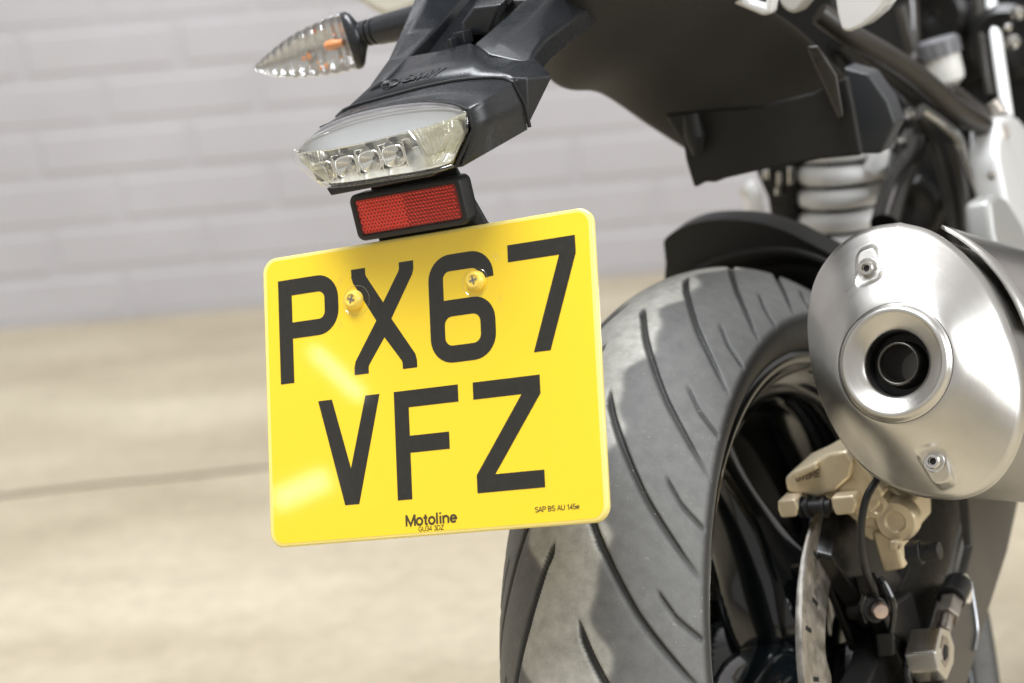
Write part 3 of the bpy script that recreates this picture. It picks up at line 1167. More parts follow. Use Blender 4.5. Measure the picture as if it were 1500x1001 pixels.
# top deck between seam and the well, symmetric loft
deck = [[(-61, 73, 158.5), (-54, 78, 162.2), (-30, 78.5, 164.4), (0, 79, 166.0), (30, 78.5, 165.4), (56, 79, 161.5), (62, 76, 158.0)],
        [(-56, 92, 163.5), (-48, 96, 171), (-28, 97, 172.6), (0, 98, 173.5), (27, 98, 172.6), (38, 94, 167), (60, 96, 158.5)],
        [(-50, 112, 172), (-43, 116, 183.5), (-28, 118, 183.3), (-8, 121, 182.6), (13, 124, 183.4), (30, 112, 174.0), (57, 116, 164.5)]]
tg.loft([[T(*p) for p in r] for r in deck], caps=False, closed=False)
tg.build('tail_deck', M['plastic'], bike, smooth=True, angle=24, solid=3.5 * mm, off=-1)

# side arms, each a tapered box-section sweep with a ridge
def arm(sgn, secs, name='tail_arm'):
    a_ = MB()
    rings = []
    for sec in secs:
        rings.append([T(sgn * x, y, z) for x, y, z in sec])
    a_.loft(rings)
    return a_.build(name, M['plastic'], bike, smooth=False, bevel=3.0 * mm, seg=4)


# section order: inner top, ridge, outer top, outer bottom, inner bottom
secs = [[(14, 124, 182.6), (30, 110, 173.6), (56, 112, 163.5), (54, 118, 150), (16, 128, 168)],
        [(18, 132, 186.0), (36, 122, 180.2), (54, 126, 169.6), (50, 134, 155), (20, 140, 172)],
        [(24, 152, 193.5), (40, 148, 189.0), (51, 152, 175.5), (47, 158, 160), (24, 158, 176)],
        [(27, 200, 206.0), (43, 192, 203.5), (51, 196, 183.0), (47, 200, 168), (27, 200, 184)],
        [(30, 262, 222.0), (46, 262, 223.0), (51, 262, 192.0), (47, 262, 178), (30, 262, 196)]]
arm(1, secs)
la = MB()
rings = []
dwn = -tZ * 24 * mm
for (a_, m_, c_) in (((532, 141, -50), (545, 128, -44), (560, 118, -36)), ((568, 89, -49), (580, 84, -42), (600, 80, -29)), ((588, 44, -49), (600, 46, -42), (638, 42, -30)),
                     ((606, 0, -50), (624, 2, -42), (678, -2, -31)), ((628, -50, -50), (650, -50, -42), (730, -52, -31))):
    p = [TS(*a_), TS(*m_), TS(*c_)]
    rings.append(p + [p[2] + dwn, p[0] + dwn])
la.loft(rings)
la.build('tail_arm', M['plastic'], bike, smooth=True, angle=22, bevel=1.5 * mm, seg=3)
# well between the arms: sloping dark floor, raised boss and two lugs
wl = MB()
wl.loft([[T(-28, 119, 182.2), T(-8, 122, 181.8), T(13, 125, 182.6)],
         [T(-26, 125, 168), T(-8, 127, 166), T(12, 130, 168)],
         [T(-30, 172, 176), T(0, 176, 171), T(24, 172, 176)],
         [T(-34, 262, 204), T(0, 262, 198), T(28, 262, 204)]], caps=False, closed=False)
wl.build('tail_well', M['plastic_matt'], bike, smooth=True, angle=40, solid=3 * mm, off=-1)
ws = MB()
ws.hull([T(*p) for p in ((-33, 135, 184), (-30, 262, 222), (-29, 135, 168), (-24, 262, 200), (-36, 135, 170), (-36, 262, 205), (-22, 150, 172), (-18, 262, 202))])
ws.build('well_wall', M['plastic'], bike, bevel=3 * mm, seg=4)
bo = MB()
bo.hull([TY(*p, 150) for p in ((676, 33), (724, 25), (716, 52), (680, 50), (694, 10), (735, 5))] + [TY(*p, 205) for p in ((690, 20), (742, 12), (730, 45), (690, 50), (700, -2), (748, -8))])
bo.build('latch_boss', M['plastic'], bike, bevel=2 * mm, seg=3)
lg = MB()
lg.box(TY(664, 64, 130), tX, tY, tZ, 1.1 * mm, 5 * mm, 3.4 * mm)
lg.build('well_lug', M['plastic'], bike, bevel=0.5 * mm)
lg = MB()
lg.box(TY(679, 55, 140), tX, tY, tZ, 3.5 * mm, 6 * mm, 4 * mm)
lg.build('well_lug', M['plastic'], bike, bevel=0.5 * mm)

# flared wings beside the light
for sgn in (1, -1):
    wg = MB()
    P = lambda x, y, z: T(sgn * x, y, z)
    crest = [P(58, 79.5, 160.5), P(64, 96, 160.5), P(67, 116, 154.5)]
    vs = [P(58.5, 79.5, 160.2), P(66.5, 84, 157.5), P(67.5, 115.5, 154.2), P(62.5, 81.5, 131.5), P(50, 116, 165.0), P(40, 92, 165.5),
          P(52, 88, 128), P(50, 118, 140), P(52, 126, 168), P(40, 120, 158)]
    wg.hull(vs)
    wg.build('tail_wing', M['plastic'], bike, bevel=1.6 * mm, seg=3)
# raised maker's lettering and small roundel on the deck
e1 = (T(-8, 121, 182.6) - T(0, 79, 166.0)).normalized()
dN = tX.cross(e1).normalized()
if dN.dot(tZ) < 0:
    dN = -dN
ld0 = T(-36, 86, 168.7)


def DK(x, y, z=0.0):
    return ld0 + tX * x * mm - e1 * y * mm + dN * z * mm


stroke_text('BMW', 8.2, 15, -3.0, 0.45, 0.6, 0.24, M['plastic'], bike, place=DK, width=27, name='embossed_lettering', slant=0.35)
rn = MB()
ringc = [DK(7 + 6.2 * math.cos(a), -4.5 + 4.6 * math.sin(a), 0.3) for a in [2 * math.pi * k / 28 for k in range(28)]]
rn.tube(ringc, 0.5 * mm, 8, closed=True)
rn.prism([DK(7, -4.5, .4), DK(12.2, -4.5, .4), DK(10.6, -1.7, .4), DK(7, -.6, .4)], dN * 0.3 * mm)
rn.prism([DK(7, -4.5, .4), DK(1.8, -4.5, .4), DK(3.4, -7.3, .4), DK(7, -8.4, .4)], dN * 0.3 * mm)
rn.build('embossed_roundel', M['plastic'], bike, smooth=True, angle=30)

# ------------------------------------------------------------------ turn signal (left)
TYs = 182
ts = bpy.data.objects.new('turn_signal', None)
col.objects.link(ts)
ts.parent = bike
VD = (K(500, 60, 1300) - K(500, 60, 1200)).normalized()
up = [(499, 20), (480, 24), (455, 35), (430, 48), (408, 64), (388, 82), (377, 93), (372, 99)]
lo = [(525, 101), (502, 108), (470, 113), (440, 115), (412, 114), (390, 110), (377, 105), (372, 100)]
rings = []
for k, (a, c) in enumerate(zip(up, lo)):
    A, C = TY(a[0], a[1], TYs), TY(c[0], c[1], TYs)
    mid = (A + C) / 2
    hv = (A - C) / 2
    dv = VD * hv.length * 0.72
    rings.append([mid + hv * math.cos(t) * (1 if math.cos(t) > 0 else 1) + dv * math.sin(t) for t in [2 * math.pi * i / 32 for i in range(32)]])


def interp_rings(rg, n):
    out = []
    for i in range(len(rg) - 1):
        for k in range(n):
            t = k / n
            idx = [max(i - 1, 0), i, i + 1, min(i + 2, len(rg) - 1)]
            row = []
            for j in range(len(rg[0])):
                a, b2, c, d = [rg[q][j] for q in idx]
                row.append(0.5 * ((2 * b2) + (c - a) * t + (2 * a - 5 * b2 + 4 * c - d) * t * t + (3 * b2 - a - 3 * c + d) * t ** 3))
            out.append(row)
    out.append(rg[-1])
    return out


tsr = interp_rings(rings, 4)
tl = MB()
tl.loft(tsr)
sgl = tl.build('clear_lens', clear_mat('clear_signal_lens', (0.95, 0.96, 0.97), base=0.13, bump=0.05), ts, smooth=True, angle=60)
# inner ribbed silver reflector
inn = MB()
ir = []
for i, r in enumerate(tsr[:-2]):
    c = sum(r, Vector()) / len(r)
    f = 0.965 if i % 2 else 0.90
    ir.append([c + (v - c) * f for v in r])
# only the forward half is silvered bowl
half = [[r[j] for j in range(0, 17)] for r in ir]
inn.loft(half, caps=False, closed=False)
sig_silver = mat('signal_silver', (0.62, 0.62, 0.63), 0.12, 0.95, bump=1.0, bscale=320)
inn.build('reflector_bowl', sig_silver, ts, smooth=True, angle=15, solid=0.7 * mm)
ribs = MB()
for i in range(5, len(tsr) - 5, 1):
    r = tsr[i]
    c = sum(r, Vector()) / len(r)
    if i % 2:
        continue
    ribs.tube([c + (r[j] - c) * 0.955 for j in range(17, 32)], 0.3 * mm, 6)
ribs.build('lens_ribs', M['ribclear'], ts, smooth=True)
bulb = MB()
cbp = TY(478, 68, TYs)
bulb.lathe([(0, 0), (1.5 * mm, 2.6 * mm), (4 * mm, 3.6 * mm), (8 * mm, 3.8 * mm), (11 * mm, 3.0 * mm), (16 * mm, 2.6 * mm), (16.1 * mm, 0)], cbp - tX * 2 * mm, tX, n=20)
bulb.build('amber_bulb', M['amber'], ts, smooth=True)
ab = MB()
for (u, v, w_, h_) in ((452, 83, 3.4, 3.2), (445, 86, 2.4, 3.2), (478, 97, 2.8, 3.0), (470, 100, 2.2, 3.0), (461, 46, 2.4, 2.0), (490, 50, 1.6, 5.5), (494, 60, 1.3, 5.5), (500, 84, 1.5, 5.0), (466, 92, 1.6, 1.6)):
    c = TY(u, v, TYs + 4)
    ab.lathe([(-.9 * mm, 0), (-.6 * mm, w_ * .6 * mm), (0, w_ * mm * .8), (.6 * mm, w_ * .6 * mm), (.9 * mm, 0)], c, (tY + tX * .2), n=9)
ab.build('amber_reflections', M['amber'], ts)  # amber pieces added in place of the bulb's reflections in the bowl
# housing collar and stalk
colr = MB()
r0 = rings[0]
c0 = sum(r0, Vector()) / len(r0)
stalk_dir = (TY(600, 36, TYs) - TY(522, 56, TYs)).normalized()
cc = []
for s_, d_ in ((1.015, -1.2), (1.03, 0.4), (1.02, 2.4), (0.90, 4.2), (0.55, 6.5), (0.30, 8.5)):
    cen = c0.lerp(TY(524, 55, TYs), min(1, max(0, d_ / 12)))
    cc.append([cen + (v - c0) * s_ + stalk_dir * d_ * mm for v in r0])
colr.loft(cc)
colr.build('collar', M['plastic'], ts, smooth=True, angle=50)
sk = MB()
a, c = TY(518, 53, TYs), TY(613, 31, TYs)
dd = (c - a)
pth = [a + dd * t for t in (0, .25, .26, .28, .29, .34, .35, .37, .38, 1)]
rad = [8.6, 8.8, 7.6, 7.6, 9.0, 9.0, 8.0, 8.0, 9.6, 11.0]
sk.tube(pth, [r * mm for r in rad], 24)
sk.build('stalk', M['plastic'], ts, smooth=True, angle=30)

# ------------------------------------------------------------------ wheel
RW = 306.0
XS = 71.0
RS = 261.4
# tyre: height-field of revolution with cut grooves
prof = []
for x in np.concatenate([np.linspace(-XS, -60, 12, endpoint=False), np.linspace(-60, 60, 118), np.linspace(60, XS, 13)[1:]]):
    prof.append((x, RW - (RW - RS) * abs(x / XS) ** 2.2, 0))
side = [(71.8, 259.0), (71.9, 256), (71.0, 252), (69.3, 248), (66.5, 243.5), (63.3, 240), (60.0, 237.2), (58.0, 236)]
prof = [(-x, r, 1) for x, r in reversed(side)] + prof + [(x, r, 1) for x, r in side]
px = np.array([p[0] for p in prof])
pr_ = np.array([p[1] for p in prof])
ps = np.array([p[2] for p in prof])
NT = 1600
th = np.linspace(0, 2 * np.pi, NT, endpoint=False)      # angle measured from the top towards the rear
TH, PX = np.meshgrid(np.degrees(th), px, indexing='ij')
PRR = np.tile(pr_, (NT, 1))
SIDE = np.tile(ps, (NT, 1)).astype(float)
depth = np.zeros_like(TH)
ox = np.array([4, 9, 14, 22, 34, 45, 57, 70.5])
oo = np.array([-26.5, -25.0, -22.6, -18.7, -13.6, -9.0, -4.7, 0.3])


def wrap(a, per):
    return (a + per / 2) % per - per / 2


for sgn, base in ((1, 8.0), (-1, 16.2)):
    ax_ = np.clip(PX * sgn, 0, 72)
    off = np.interp(ax_, ox, oo)
    slope = np.gradient(oo, ox)
    sl = np.interp(ax_, ox, slope) * 5.1
    # alternate long and short main grooves
    idx = np.round((TH - off - base) / 15.0).astype(int)
    start = np.where(idx % 2 == 0, 5.0, 12.0)
    d = np.abs(wrap(TH - off - base, 15.0)) * 5.1 / np.sqrt(1 + sl ** 2)
    wdt = np.interp(ax_, [4, 14, 30, 55, 71], [2.1, 2.0, 1.75, 1.5, 1.2])
    ends = np.clip((PX * sgn - start) / 2.5, 0, 1)
    g = 1 / (1 + np.exp((d - wdt) / 0.28)) * ends
    g *= np.clip((74 - ax_) / 6, 0, 1)
    depth = np.maximum(depth, g * np.interp(ax_, [0, 60, 71], [4.2, 3.2, 1.0]))
    # short sipes near the shoulder
    off2 = np.interp(ax_, [50, 56, 61, 70.5], [-13.5, -11.2, -9.2, -6.8])
    d2 = np.abs(wrap(TH - off2 - base, 15.0)) * 5.1 / 2.0
    e2 = np.clip((PX * sgn - 52.0) / 2.0, 0, 1) * np.clip((72.5 - ax_) / 3, 0, 1)
    g2 = 1 / (1 + np.exp((d2 - 1.15) / 0.25)) * e2
    depth = np.maximum(depth, g2 * 2.6)
# fine mould seam line
seamd = np.abs(PX - 15.5)
depth = np.maximum(depth, np.clip(1 - seamd / 0.8, 0, 1) * 0.25)
depth *= (1 - SIDE)
PRR = PRR - depth
# sidewall ring ridges and raised letter-like ribs
Y = -np.sin(np.radians(TH)) * PRR
Z = np.cos(np.radians(TH)) * PRR + 306.0
V = np.stack([PX, Y, Z], -1).reshape(-1, 3) * 0.001
NPf = len(px)
ii, jj = np.meshgrid(np.arange(NT), np.arange(NPf - 1), indexing='ij')
a = ii * NPf + jj
b_ = ((ii + 1) % NT) * NPf + jj
F4 = np.stack([a, a + 1, b_ + 1, b_], -1).reshape(-1, 4)
me = bpy.data.meshes.new('tyre')
me.vertices.add(len(V))
me.vertices.foreach_set('co', V.ravel())
me.loops.add(F4.size)
me.polygons.add(len(F4))
me.loops.foreach_set('vertex_index', F4.ravel().astype(np.int32))
me.polygons.foreach_set('loop_start', np.arange(0, F4.size, 4, dtype=np.int32))
me.polygons.foreach_set('use_smooth', np.ones(len(F4), bool))
me.update(calc_edges=True)
me.validate()
wob = 3.0 * np.sin(np.radians(TH * 24 + 40)) + 2.0 * np.sin(np.radians(TH * 7)) + 2.2 * np.sin(np.radians(TH * 53 + 10))
saw = wrap(TH - 3, 15.0) / 15.0
edge = 22.5 + 0.9 * wob + 4.5 * np.sin(np.radians(TH * 24 - 60 * np.sign(PX)))
nz = rng.normal(size=TH.shape)
worn = 1 / (1 + np.exp((np.abs(PX - 1) - edge) / 0.9))
worn = np.clip(worn * (1 - 0.8 * (depth > 0.8)), 0, 1)
edge_s = 1 / (1 + np.exp(-(np.abs(PX) - 71.2) / 0.3))
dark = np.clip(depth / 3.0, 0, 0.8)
at1 = me.attributes.new('worn', 'FLOAT', 'POINT')
at1.data.foreach_set('value', worn.ravel().astype(np.float32))
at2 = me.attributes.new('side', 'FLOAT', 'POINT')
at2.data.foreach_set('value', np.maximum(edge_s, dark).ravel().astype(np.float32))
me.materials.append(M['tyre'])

# rim
AXL = B(0, 0, 0)
rim = MB()
rim.lathe([(58, 236), (60, 235.5), (60.8, 233), (60.5, 229), (58, 226), (52, 223), (48, 216), (44, 209), (36, 205), (20, 201), (0, 199), (-20, 201), (-36, 205), (-44, 209), (-48, 216), (-52, 223), (-58, 226), (-60.5, 229), (-60.8, 233), (-58, 236)],
          AXL, bX, n=160) if False else None
prf = [(58, 236.5), (60.0, 236.2), (61.0, 234), (60.8, 230), (58.5, 227), (53, 224), (49, 218), (45, 210), (37, 206), (20, 203), (0, 201), (-20, 203), (-37, 206), (-45, 210), (-49, 218), (-53, 224), (-58.5, 227), (-60.8, 230), (-61, 234), (-58, 236.5),
       (-50, 232), (-40, 214), (0, 208), (40, 214), (50, 232), (58, 236.5)]
rim.lathe([(d * mm, r * mm) for d, r in prf], AXL, bX, n=180)
# hub
rim.lathe([(d * mm, r * mm) for d, r in ((-46, 0), (-46, 48), (-40, 56), (-10, 62), (16, 66), (34, 64), (46, 56), (50, 48), (50, 0))], AXL, bX, n=72)
wheel = rim.build('rear_wheel', M['gloss'], bike, smooth=True, angle=40)
tyo = bpy.data.objects.new('tyre', me)
col.objects.link(tyo)
tyo.parent = wheel
# spokes: five, each flaring into the hub and forking at the rim
for k in range(5):
    ang0 = 8 + 72 * k
    sb = MB()
    rings = []
    for rr, hw, xc, hx in ((40, 44, 16, 34), (66, 46, 18, 34), (88, 40, 17, 31), (110, 30, 14, 26), (138, 22, 10, 22), (165, 20, 6, 19), (190, 26, 3, 18), (206, 44, 1, 20)):
        aa = R(ang0)
        er = Vector((0, -math.sin(aa), math.cos(aa)))
        et = Vector((0, -math.cos(aa), -math.sin(aa)))
        ring = []
        for i in range(20):
            t = 2 * math.pi * i / 20
            ct_, st_ = math.cos(t), math.sin(t)
            ring.append(AXL + er * rr * mm + et * hw * mm * math.copysign(abs(ct_) ** .7, ct_) + bX * (xc + hx * math.copysign(abs(st_) ** .7, st_)) * mm)
        rings.append(ring)
    sb.loft(interp_rings(rings, 3))
    sb.build('spoke', M['gloss'], wheel, smooth=True, angle=60)
# driven sprocket on the far side
sp0 = MB()
ring = []
for k in range(160):
    a = 2 * math.pi * k / 160
    r = 98 + 3.5 * math.sin(a * 40)
    ring.append(B(-78, -math.sin(a) * r, math.cos(a) * r))
sp0.prism(ring, bX * 6 * mm)
sp0.lathe([(d * mm, r * mm) for d, r in ((-72, 0), (-72, 74), (-60, 80), (-44, 70), (-44, 0))], AXL, bX, n=60)
sp0.build('sprocket', M['frame'], wheel, smooth=True, angle=30)
# brake disc
DX = 80.0
dk = MB()
n = 240
outer, inner = 141.0, 113.0
vs = []
for x_ in (DX, DX - 4.5):
    for rad_i in (0, 1):
        for k in range(n):
            a = 2 * math.pi * k / n
            if rad_i == 0:
                r = outer
            else:
                r = inner - 8 - 7 * max(0, math.sin(a * 6 + 1.0)) ** 6
            vs.append(B(x_, -math.sin(a) * r, math.cos(a) * r))
fs = []
for k in range(n):
    k2 = (k + 1) % n
    fs += [(k, k2, n + k2, n + k), (2 * n + k, 3 * n + k, 3 * n + k2, 2 * n + k2), (k, 2 * n + k, 2 * n + k2, k2), (n + k, n + k2, 3 * n + k2, 3 * n + k)]
dk.add(vs, fs)
dsc = dk.build('brake_disc', M['disc'], bike, smooth=True, angle=30)
sl_ = MB()
for k in range(30):
    a = R(k * 12 + 4)
    for rr, da in ((131, 0.0), (123, 0.035)):
        c = B(DX + 0.15, -math.sin(a + da) * rr, math.cos(a + da) * rr)
        er = Vector((0, -math.sin(a), math.cos(a)))
        et = Vector((0, -math.cos(a), -math.sin(a)))
        if (k + (rr == 123)) % 2 == 0:
            sl_ = MB()
            sl_.box(c, et, er, bX, 1.5 * mm, 4.0 * mm, 0.25 * mm)
            sl_.build('drain_slot', M['gap'], dsc)
cr_ = MB()
for k in range(6):
    a = R(k * 60 + 22)
    er = Vector((0, -math.sin(a), math.cos(a)))
    et = Vector((0, -math.cos(a), -math.sin(a)))
    cr_.prism([AXL + bX * 78 * mm + er * r * mm + et * t * mm for r, t in ((45, -18), (45, 18), (103, 9), (110, 0), (103, -9))], bX * -5 * mm)
cr_.lathe([(70 * mm, 30 * mm), (70 * mm, 52 * mm), (78 * mm, 50 * mm), (78 * mm, 30 * mm)], AXL, bX, n=40)
cr_.build('disc_carrier', M['frame'], dsc, bevel=0.8 * mm)

# hugger mudguard over the front of the tyre
hg = MB()
rows = []
for a in np.linspace(-24, -75, 14):
    row = []
    for x in np.linspace(-74, 70, 15):
        r = 322 - 30 * abs(x / 78) ** 2.4
        row.append(B(x, -math.sin(R(a)) * r, math.cos(R(a)) * r))
    rows.append(row)
hg.loft(rows, caps=False, closed=False)
hg.build('hugger_mudguard', M['plastic_matt'], bike, smooth=True, angle=60, solid=4 * mm, off=1)
hg2 = MB()
topc = [(974, 356), (979, 348), (992, 339), (1012, 330), (1036, 325), (1070, 324), (1110, 328), (1150, 340), (1185, 357), (1215, 373), (1240, 392)]
botc = [(974, 400), (984, 403), (997, 400), (1015, 396), (1040, 392), (1070, 391), (1110, 396), (1150, 405), (1185, 420), (1215, 436), (1240, 452)]
tA = bez([SY(u, v, 165) for u, v in topc], 4)
tB = bez([SY(u, v + 16, 165) for u, v in botc], 4)
tC = [p + bY * 130 * mm - bZ * 70 * mm for p in tA]
tD = [p + bY * 26 * mm + bZ * 1.5 * mm for p in tA]
hg2.loft([tB, [a_.lerp(b_, .5) + bY * 3 * mm for a_, b_ in zip(tA, tB)], tA, tD, tC], caps=False, closed=False)
hg2.build('hugger_lip', M['plastic_matt'], bike, smooth=True, angle=40, solid=3 * mm, off=0)

# ------------------------------------------------------------------ silencer
TS_ = R(20.5)
m3 = (bY * math.cos(TS_) - bZ * math.sin(TS_))
w3 = (bZ * math.cos(TS_) + bY * math.sin(TS_))
H0 = L(np.array([224.9, 12.3, 1177.8]))
OUT = [(1.8, 91.1), (-17.1, 92.0), (-34.3, 87.5), (-48, 78.4), (-57.8, 67.0), (-64, 52.9), (-67.2, 37.6), (-68, 19.9), (-66.7, 2.2), (-62.6, -16.1), (-54.6, -36.6), (-41.8, -56.0), (-28.2, -68), (-13.0, -76.4), (4.0, -81.2), (18, -82.2), (32.9, -78.1), (45.3, -68.6), (54.2, -56.2), (60.0, -43), (62.6, -31), (63.6, -16.5), (62.4, -1), (59.8, 12.7), (55.9, 28.4), (50.6, 42.7), (43.7, 55.5), (34.2, 68.5), (19.5, 82.5)]
oc = bez([(x, y, 0) for x, y in OUT] + [(OUT[0][0], OUT[0][1], 0)], 10)[:-1]
# resample by angle
NA = 720
oa = np.array([[p.x, p.y] for p in oc])
ang_ = np.unwrap(np.arctan2(oa[:, 1], oa[:, 0]))
rr_ = np.hypot(oa[:, 0], oa[:, 1])
tgt = np.linspace(0, 2 * np.pi, NA, endpoint=False)
o_ = np.argsort(ang_ % (2 * np.pi))
orad = np.interp(tgt, (ang_ % (2 * np.pi))[o_], rr_[o_], period=2 * np.pi)


def MU(x, y, d):
    """silencer axes: x right, y up in its section, d along it towards the front"""
    return H0 + bX * x * mm + w3 * y * mm + m3 * d * mm


# profile from rim to ring: (blend outline->circle, depth, inner radius factor)
sil = bpy.data.objects.new('silencer', None)
col.objects.link(sil)
sil.parent = bike
cap = MB()
stations = []
RIN = 36.0
stations.append((0.0, 46.0, 1.0))
stations.append((0.0, 41.5, 1.0))
for s_, d_ in ((0.012, 39.2), (0.035, 37.2), (0.07, 35.2)):
    stations.append((s_, d_, 1))
for k in range(1, 91):
    s_ = 0.07 + 0.93 * k / 90
    d_ = 35.2 - 30.6 * (1 - (1 - (k / 90)) ** 1.22) ** 1.02
    stations.append((s_, d_, 1))
vs = []
pol = []
CUTD = 18.3
for (s_, d_, _) in stations:
    for i, t in enumerate(tgt):
        r = orad[i] * (1 - s_) + RIN * s_
        x, y = r * math.cos(t), r * math.sin(t)
        dd = d_
        # screw pockets
        for (sx, sy, dirx, diry) in ((-14.1, 61.9, -0.16, 1.0), (11.0, -60.0, 0.12, -1.0)):
            lx = (x - sx) * diry * 1.0 - (y - sy) * dirx
            ly = ((x - sx) * dirx + (y - sy) * diry) / math.hypot(dirx, diry)
            if abs(lx) < 12 and abs(ly - 2.5) < 15:
                wx_ = 8.6 - 0.10 * (ly + 10)
                q = ((abs(lx) / wx_) ** 4 + (abs(ly - 2.5) / 11.5) ** 4) ** 0.25
                k_ = min(1, max(0, (1.22 - q) / 0.36))
                k_ = k_ * k_ * (3 - 2 * k_)
                dd = dd * (1 - k_) + (CUTD + 0.34 * ly) * k_
        vs.append(MU(x, y, dd))
        pol.append((t / (2 * math.pi) * 1.0, s_ * 0.06 + (0 if d_ < 39 else 0.002), 0))
fs = [(i * NA + k, i * NA + (k + 1) % NA, (i + 1) * NA + (k + 1) % NA, (i + 1) * NA + k) for i in range(len(stations) - 1) for k in range(NA)]
cap.add(vs, fs)
# ring and rolled hole
nst = len(stations)
ringp = [(35.6, 4.6), (35.0, 4.2), (34.3, 2.8), (33.4, 1.1), (32.3, 0.2), (31.0, 0.0), (29.6, 0.6), (27.5, 1.9), (25.0, 3.5), (22.8, 5.0), (21.0, 6.3), (20.0, 7.6), (19.6, 9.5), (19.5, 22.0)]
for (r, d_) in ringp:
    for i, t in enumerate(tgt):
        cap.v.append(MU(r * math.cos(t), r * math.sin(t), d_))
        pol.append((t / (2 * math.pi), 0.06 + (36 - r) * 0.001, 0))
tot = len(cap.v) // NA
cap.f += [(i * NA + k, i * NA + (k + 1) % NA, (i + 1) * NA + (k + 1) % NA, (i + 1) * NA + k) for i in range(nst, tot - 1) for k in range(NA)]
cpo = cap.build('end_cap', M['brushed'], sil, smooth=True, angle=50)
at = cpo.data.attributes.new('polar', 'FLOAT_VECTOR', 'POINT')
at.data.foreach_set('vector', np.array([(math.cos(2 * math.pi * p[0]) * .16, p[1] * 1.0, math.sin(2 * math.pi * p[0]) * .16) for p in pol], np.float32).ravel())
bd = MB()
bd.loft([[MU(orad[i] * k_ * math.cos(t), orad[i] * k_ * math.sin(t), d_) for i, t in enumerate(tgt)] for k_, d_ in ((0.955, 44), (0.972, 46), (0.972, 130), (0.965, 330), (0.80, 370), (0.4, 400))])
bd.build('sleeve', M['sleeve'], sil, smooth=True, angle=40)
# tail pipe inside the hole
tp = MB()
tp.lathe([(22 * mm, 19.8 * mm), (23 * mm, 15 * mm), (20 * mm, 13.6 * mm), (12 * mm, 13.2 * mm), (9 * mm, 12.9 * mm), (8.6 * mm, 12.2 * mm), (9 * mm, 11.5 * mm), (14 * mm, 11.2 * mm), (70 * mm, 10.6 * mm), (70 * mm, 0)], H0, m3, n=64)
tp.build('tail_pipe', M['soot'], sil, smooth=True, angle=60)
tp = MB()
tp.lathe([(12 * mm, 19.75 * mm), (16 * mm, 19.4 * mm), (21.9 * mm, 19.4 * mm), (21.9 * mm, 13 * mm)], H0, m3, n=64)
tp.build('tail_pipe_shroud', M['gap'], sil, smooth=True)
for (sx, sy) in ((-14.1, 61.9), (11.0, -60.0)):
    sw = MB()
    sw.lathe([(d * mm, r * mm) for d, r in ((0.8, 6.6), (-0.4, 6.6), (-0.8, 6.2), (-0.8, 4.7), (-3.4, 4.5), (-4.0, 4.0), (-4.0, 2.6), (-2.0, 2.5), (-2.0, 0))], MU(sx, sy, CUTD - .3), m3, n=32)
    so = sw.build('cap_screw', M['steel'], sil, smooth=True, angle=40)
    hx = MB()
    hx.prism([MU(sx + 2.3 * math.cos(R(60 * k)), sy + 2.3 * math.sin(R(60 * k)), CUTD - 2.45) for k in range(6)], m3 * 0.3 * mm)
    hx.build('hex_socket', M['gap'], sil)
# heat shield on the outer side
hsd = MB()
rows = []
for d_ in np.linspace(58, 300, 12):
    row = []
    for a in np.linspace(14, 76, 18):
        i = int(a / 360 * NA) % NA
        r = orad[i] * 0.98 + 6.5 + (d_ - 50) * 0.035
        row.append(MU(r * math.cos(R(a)), r * math.sin(R(a)), d_))
    rows.append(row)
hsd.loft(rows, caps=False, closed=False)
hsd.build('heat_shield', M['steel'], sil, smooth=True, solid=2 * mm)

# ------------------------------------------------------------------ caliper
cal = bpy.data.objects.new('brake_caliper', None)
col.objects.link(cal)
cal.parent = bike
cg = MB()


def cpoly(pxs, y0, dy):
    cg.prism([SY(u, v, y0) for u, v in pxs], bY * dy * mm)


cpoly([(1148, 702), (1160, 691), (1188, 678), (1213, 664), (1240, 660), (1252, 676), (1246, 700), (1222, 722), (1200, 730), (1152, 722)], -45, 42)
cpoly([(1240, 660), (1262, 672), (1296, 706), (1290, 742), (1262, 770), (1246, 752), (1226, 728), (1224, 715), (1246, 698)], -42, 40)
cpoly([(1262, 700), (1310, 716), (1336, 734), (1338, 782), (1322, 796), (1296, 792), (1276, 796), (1256, 782), (1248, 752)], -30, 44)
cpoly([(1275, 780), (1312, 778), (1318, 806), (1326, 834), (1292, 840), (1284, 812)], -34, 22)
cpoly([(1196, 690), (1262, 672), (1300, 720), (1300, 775), (1262, 775), (1230, 745), (1205, 728)], -36, 30)
cal_o = cg.build('caliper_body', M['gold'], cal, bevel=3.0 * mm, seg=3)
cg = MB()
cpoly([(1216, 729), (1250, 726), (1256, 738), (1250, 754), (1224, 756), (1218, 744)], -54, 22)
cpoly([(1138, 734), (1164, 731), (1170, 744), (1166, 758), (1144, 760), (1139, 748)], -58, 20)
cpoly([(1250, 672), (1258, 670), (1296, 722), (1290, 732)], -52, 10)
cpoly([(1300, 794), (1316, 792), (1317, 808), (1302, 810)], -48, 10)
cpoly([(1160, 692), (1196, 677), (1198, 688), (1166, 703)], -52, 7)
cg.build('caliper_boss', M['gold'], cal, bevel=2.0 * mm, seg=3)
for (u, v, r) in ((1318, 757, 15), (1290, 735, 10)):
    pb_ = MB()
    c = SY(u, v, -32)
    pb_.lathe([(d * mm, q * mm) for d, q in ((0, r), (-7, r), (-10, r * .85), (-10.5, r * .5), (-9, r * .4), (-9, 0))], c, bY, n=28)
    pb_.build('piston_boss', M['gold'], cal, smooth=True, angle=40)
pin = MB()
pin.tube([SY(1166, 744, -50), SY(1218, 741, -50)], 4.5 * mm, 16)
for u in (1172, 1182, 1206):
    pin.tube([SY(u, 743.5, -50), SY(u + 5, 743, -50)], 7.0 * mm, 18)
pin.build('slide_pin', M['rubber'], cal, smooth=True, angle=40)
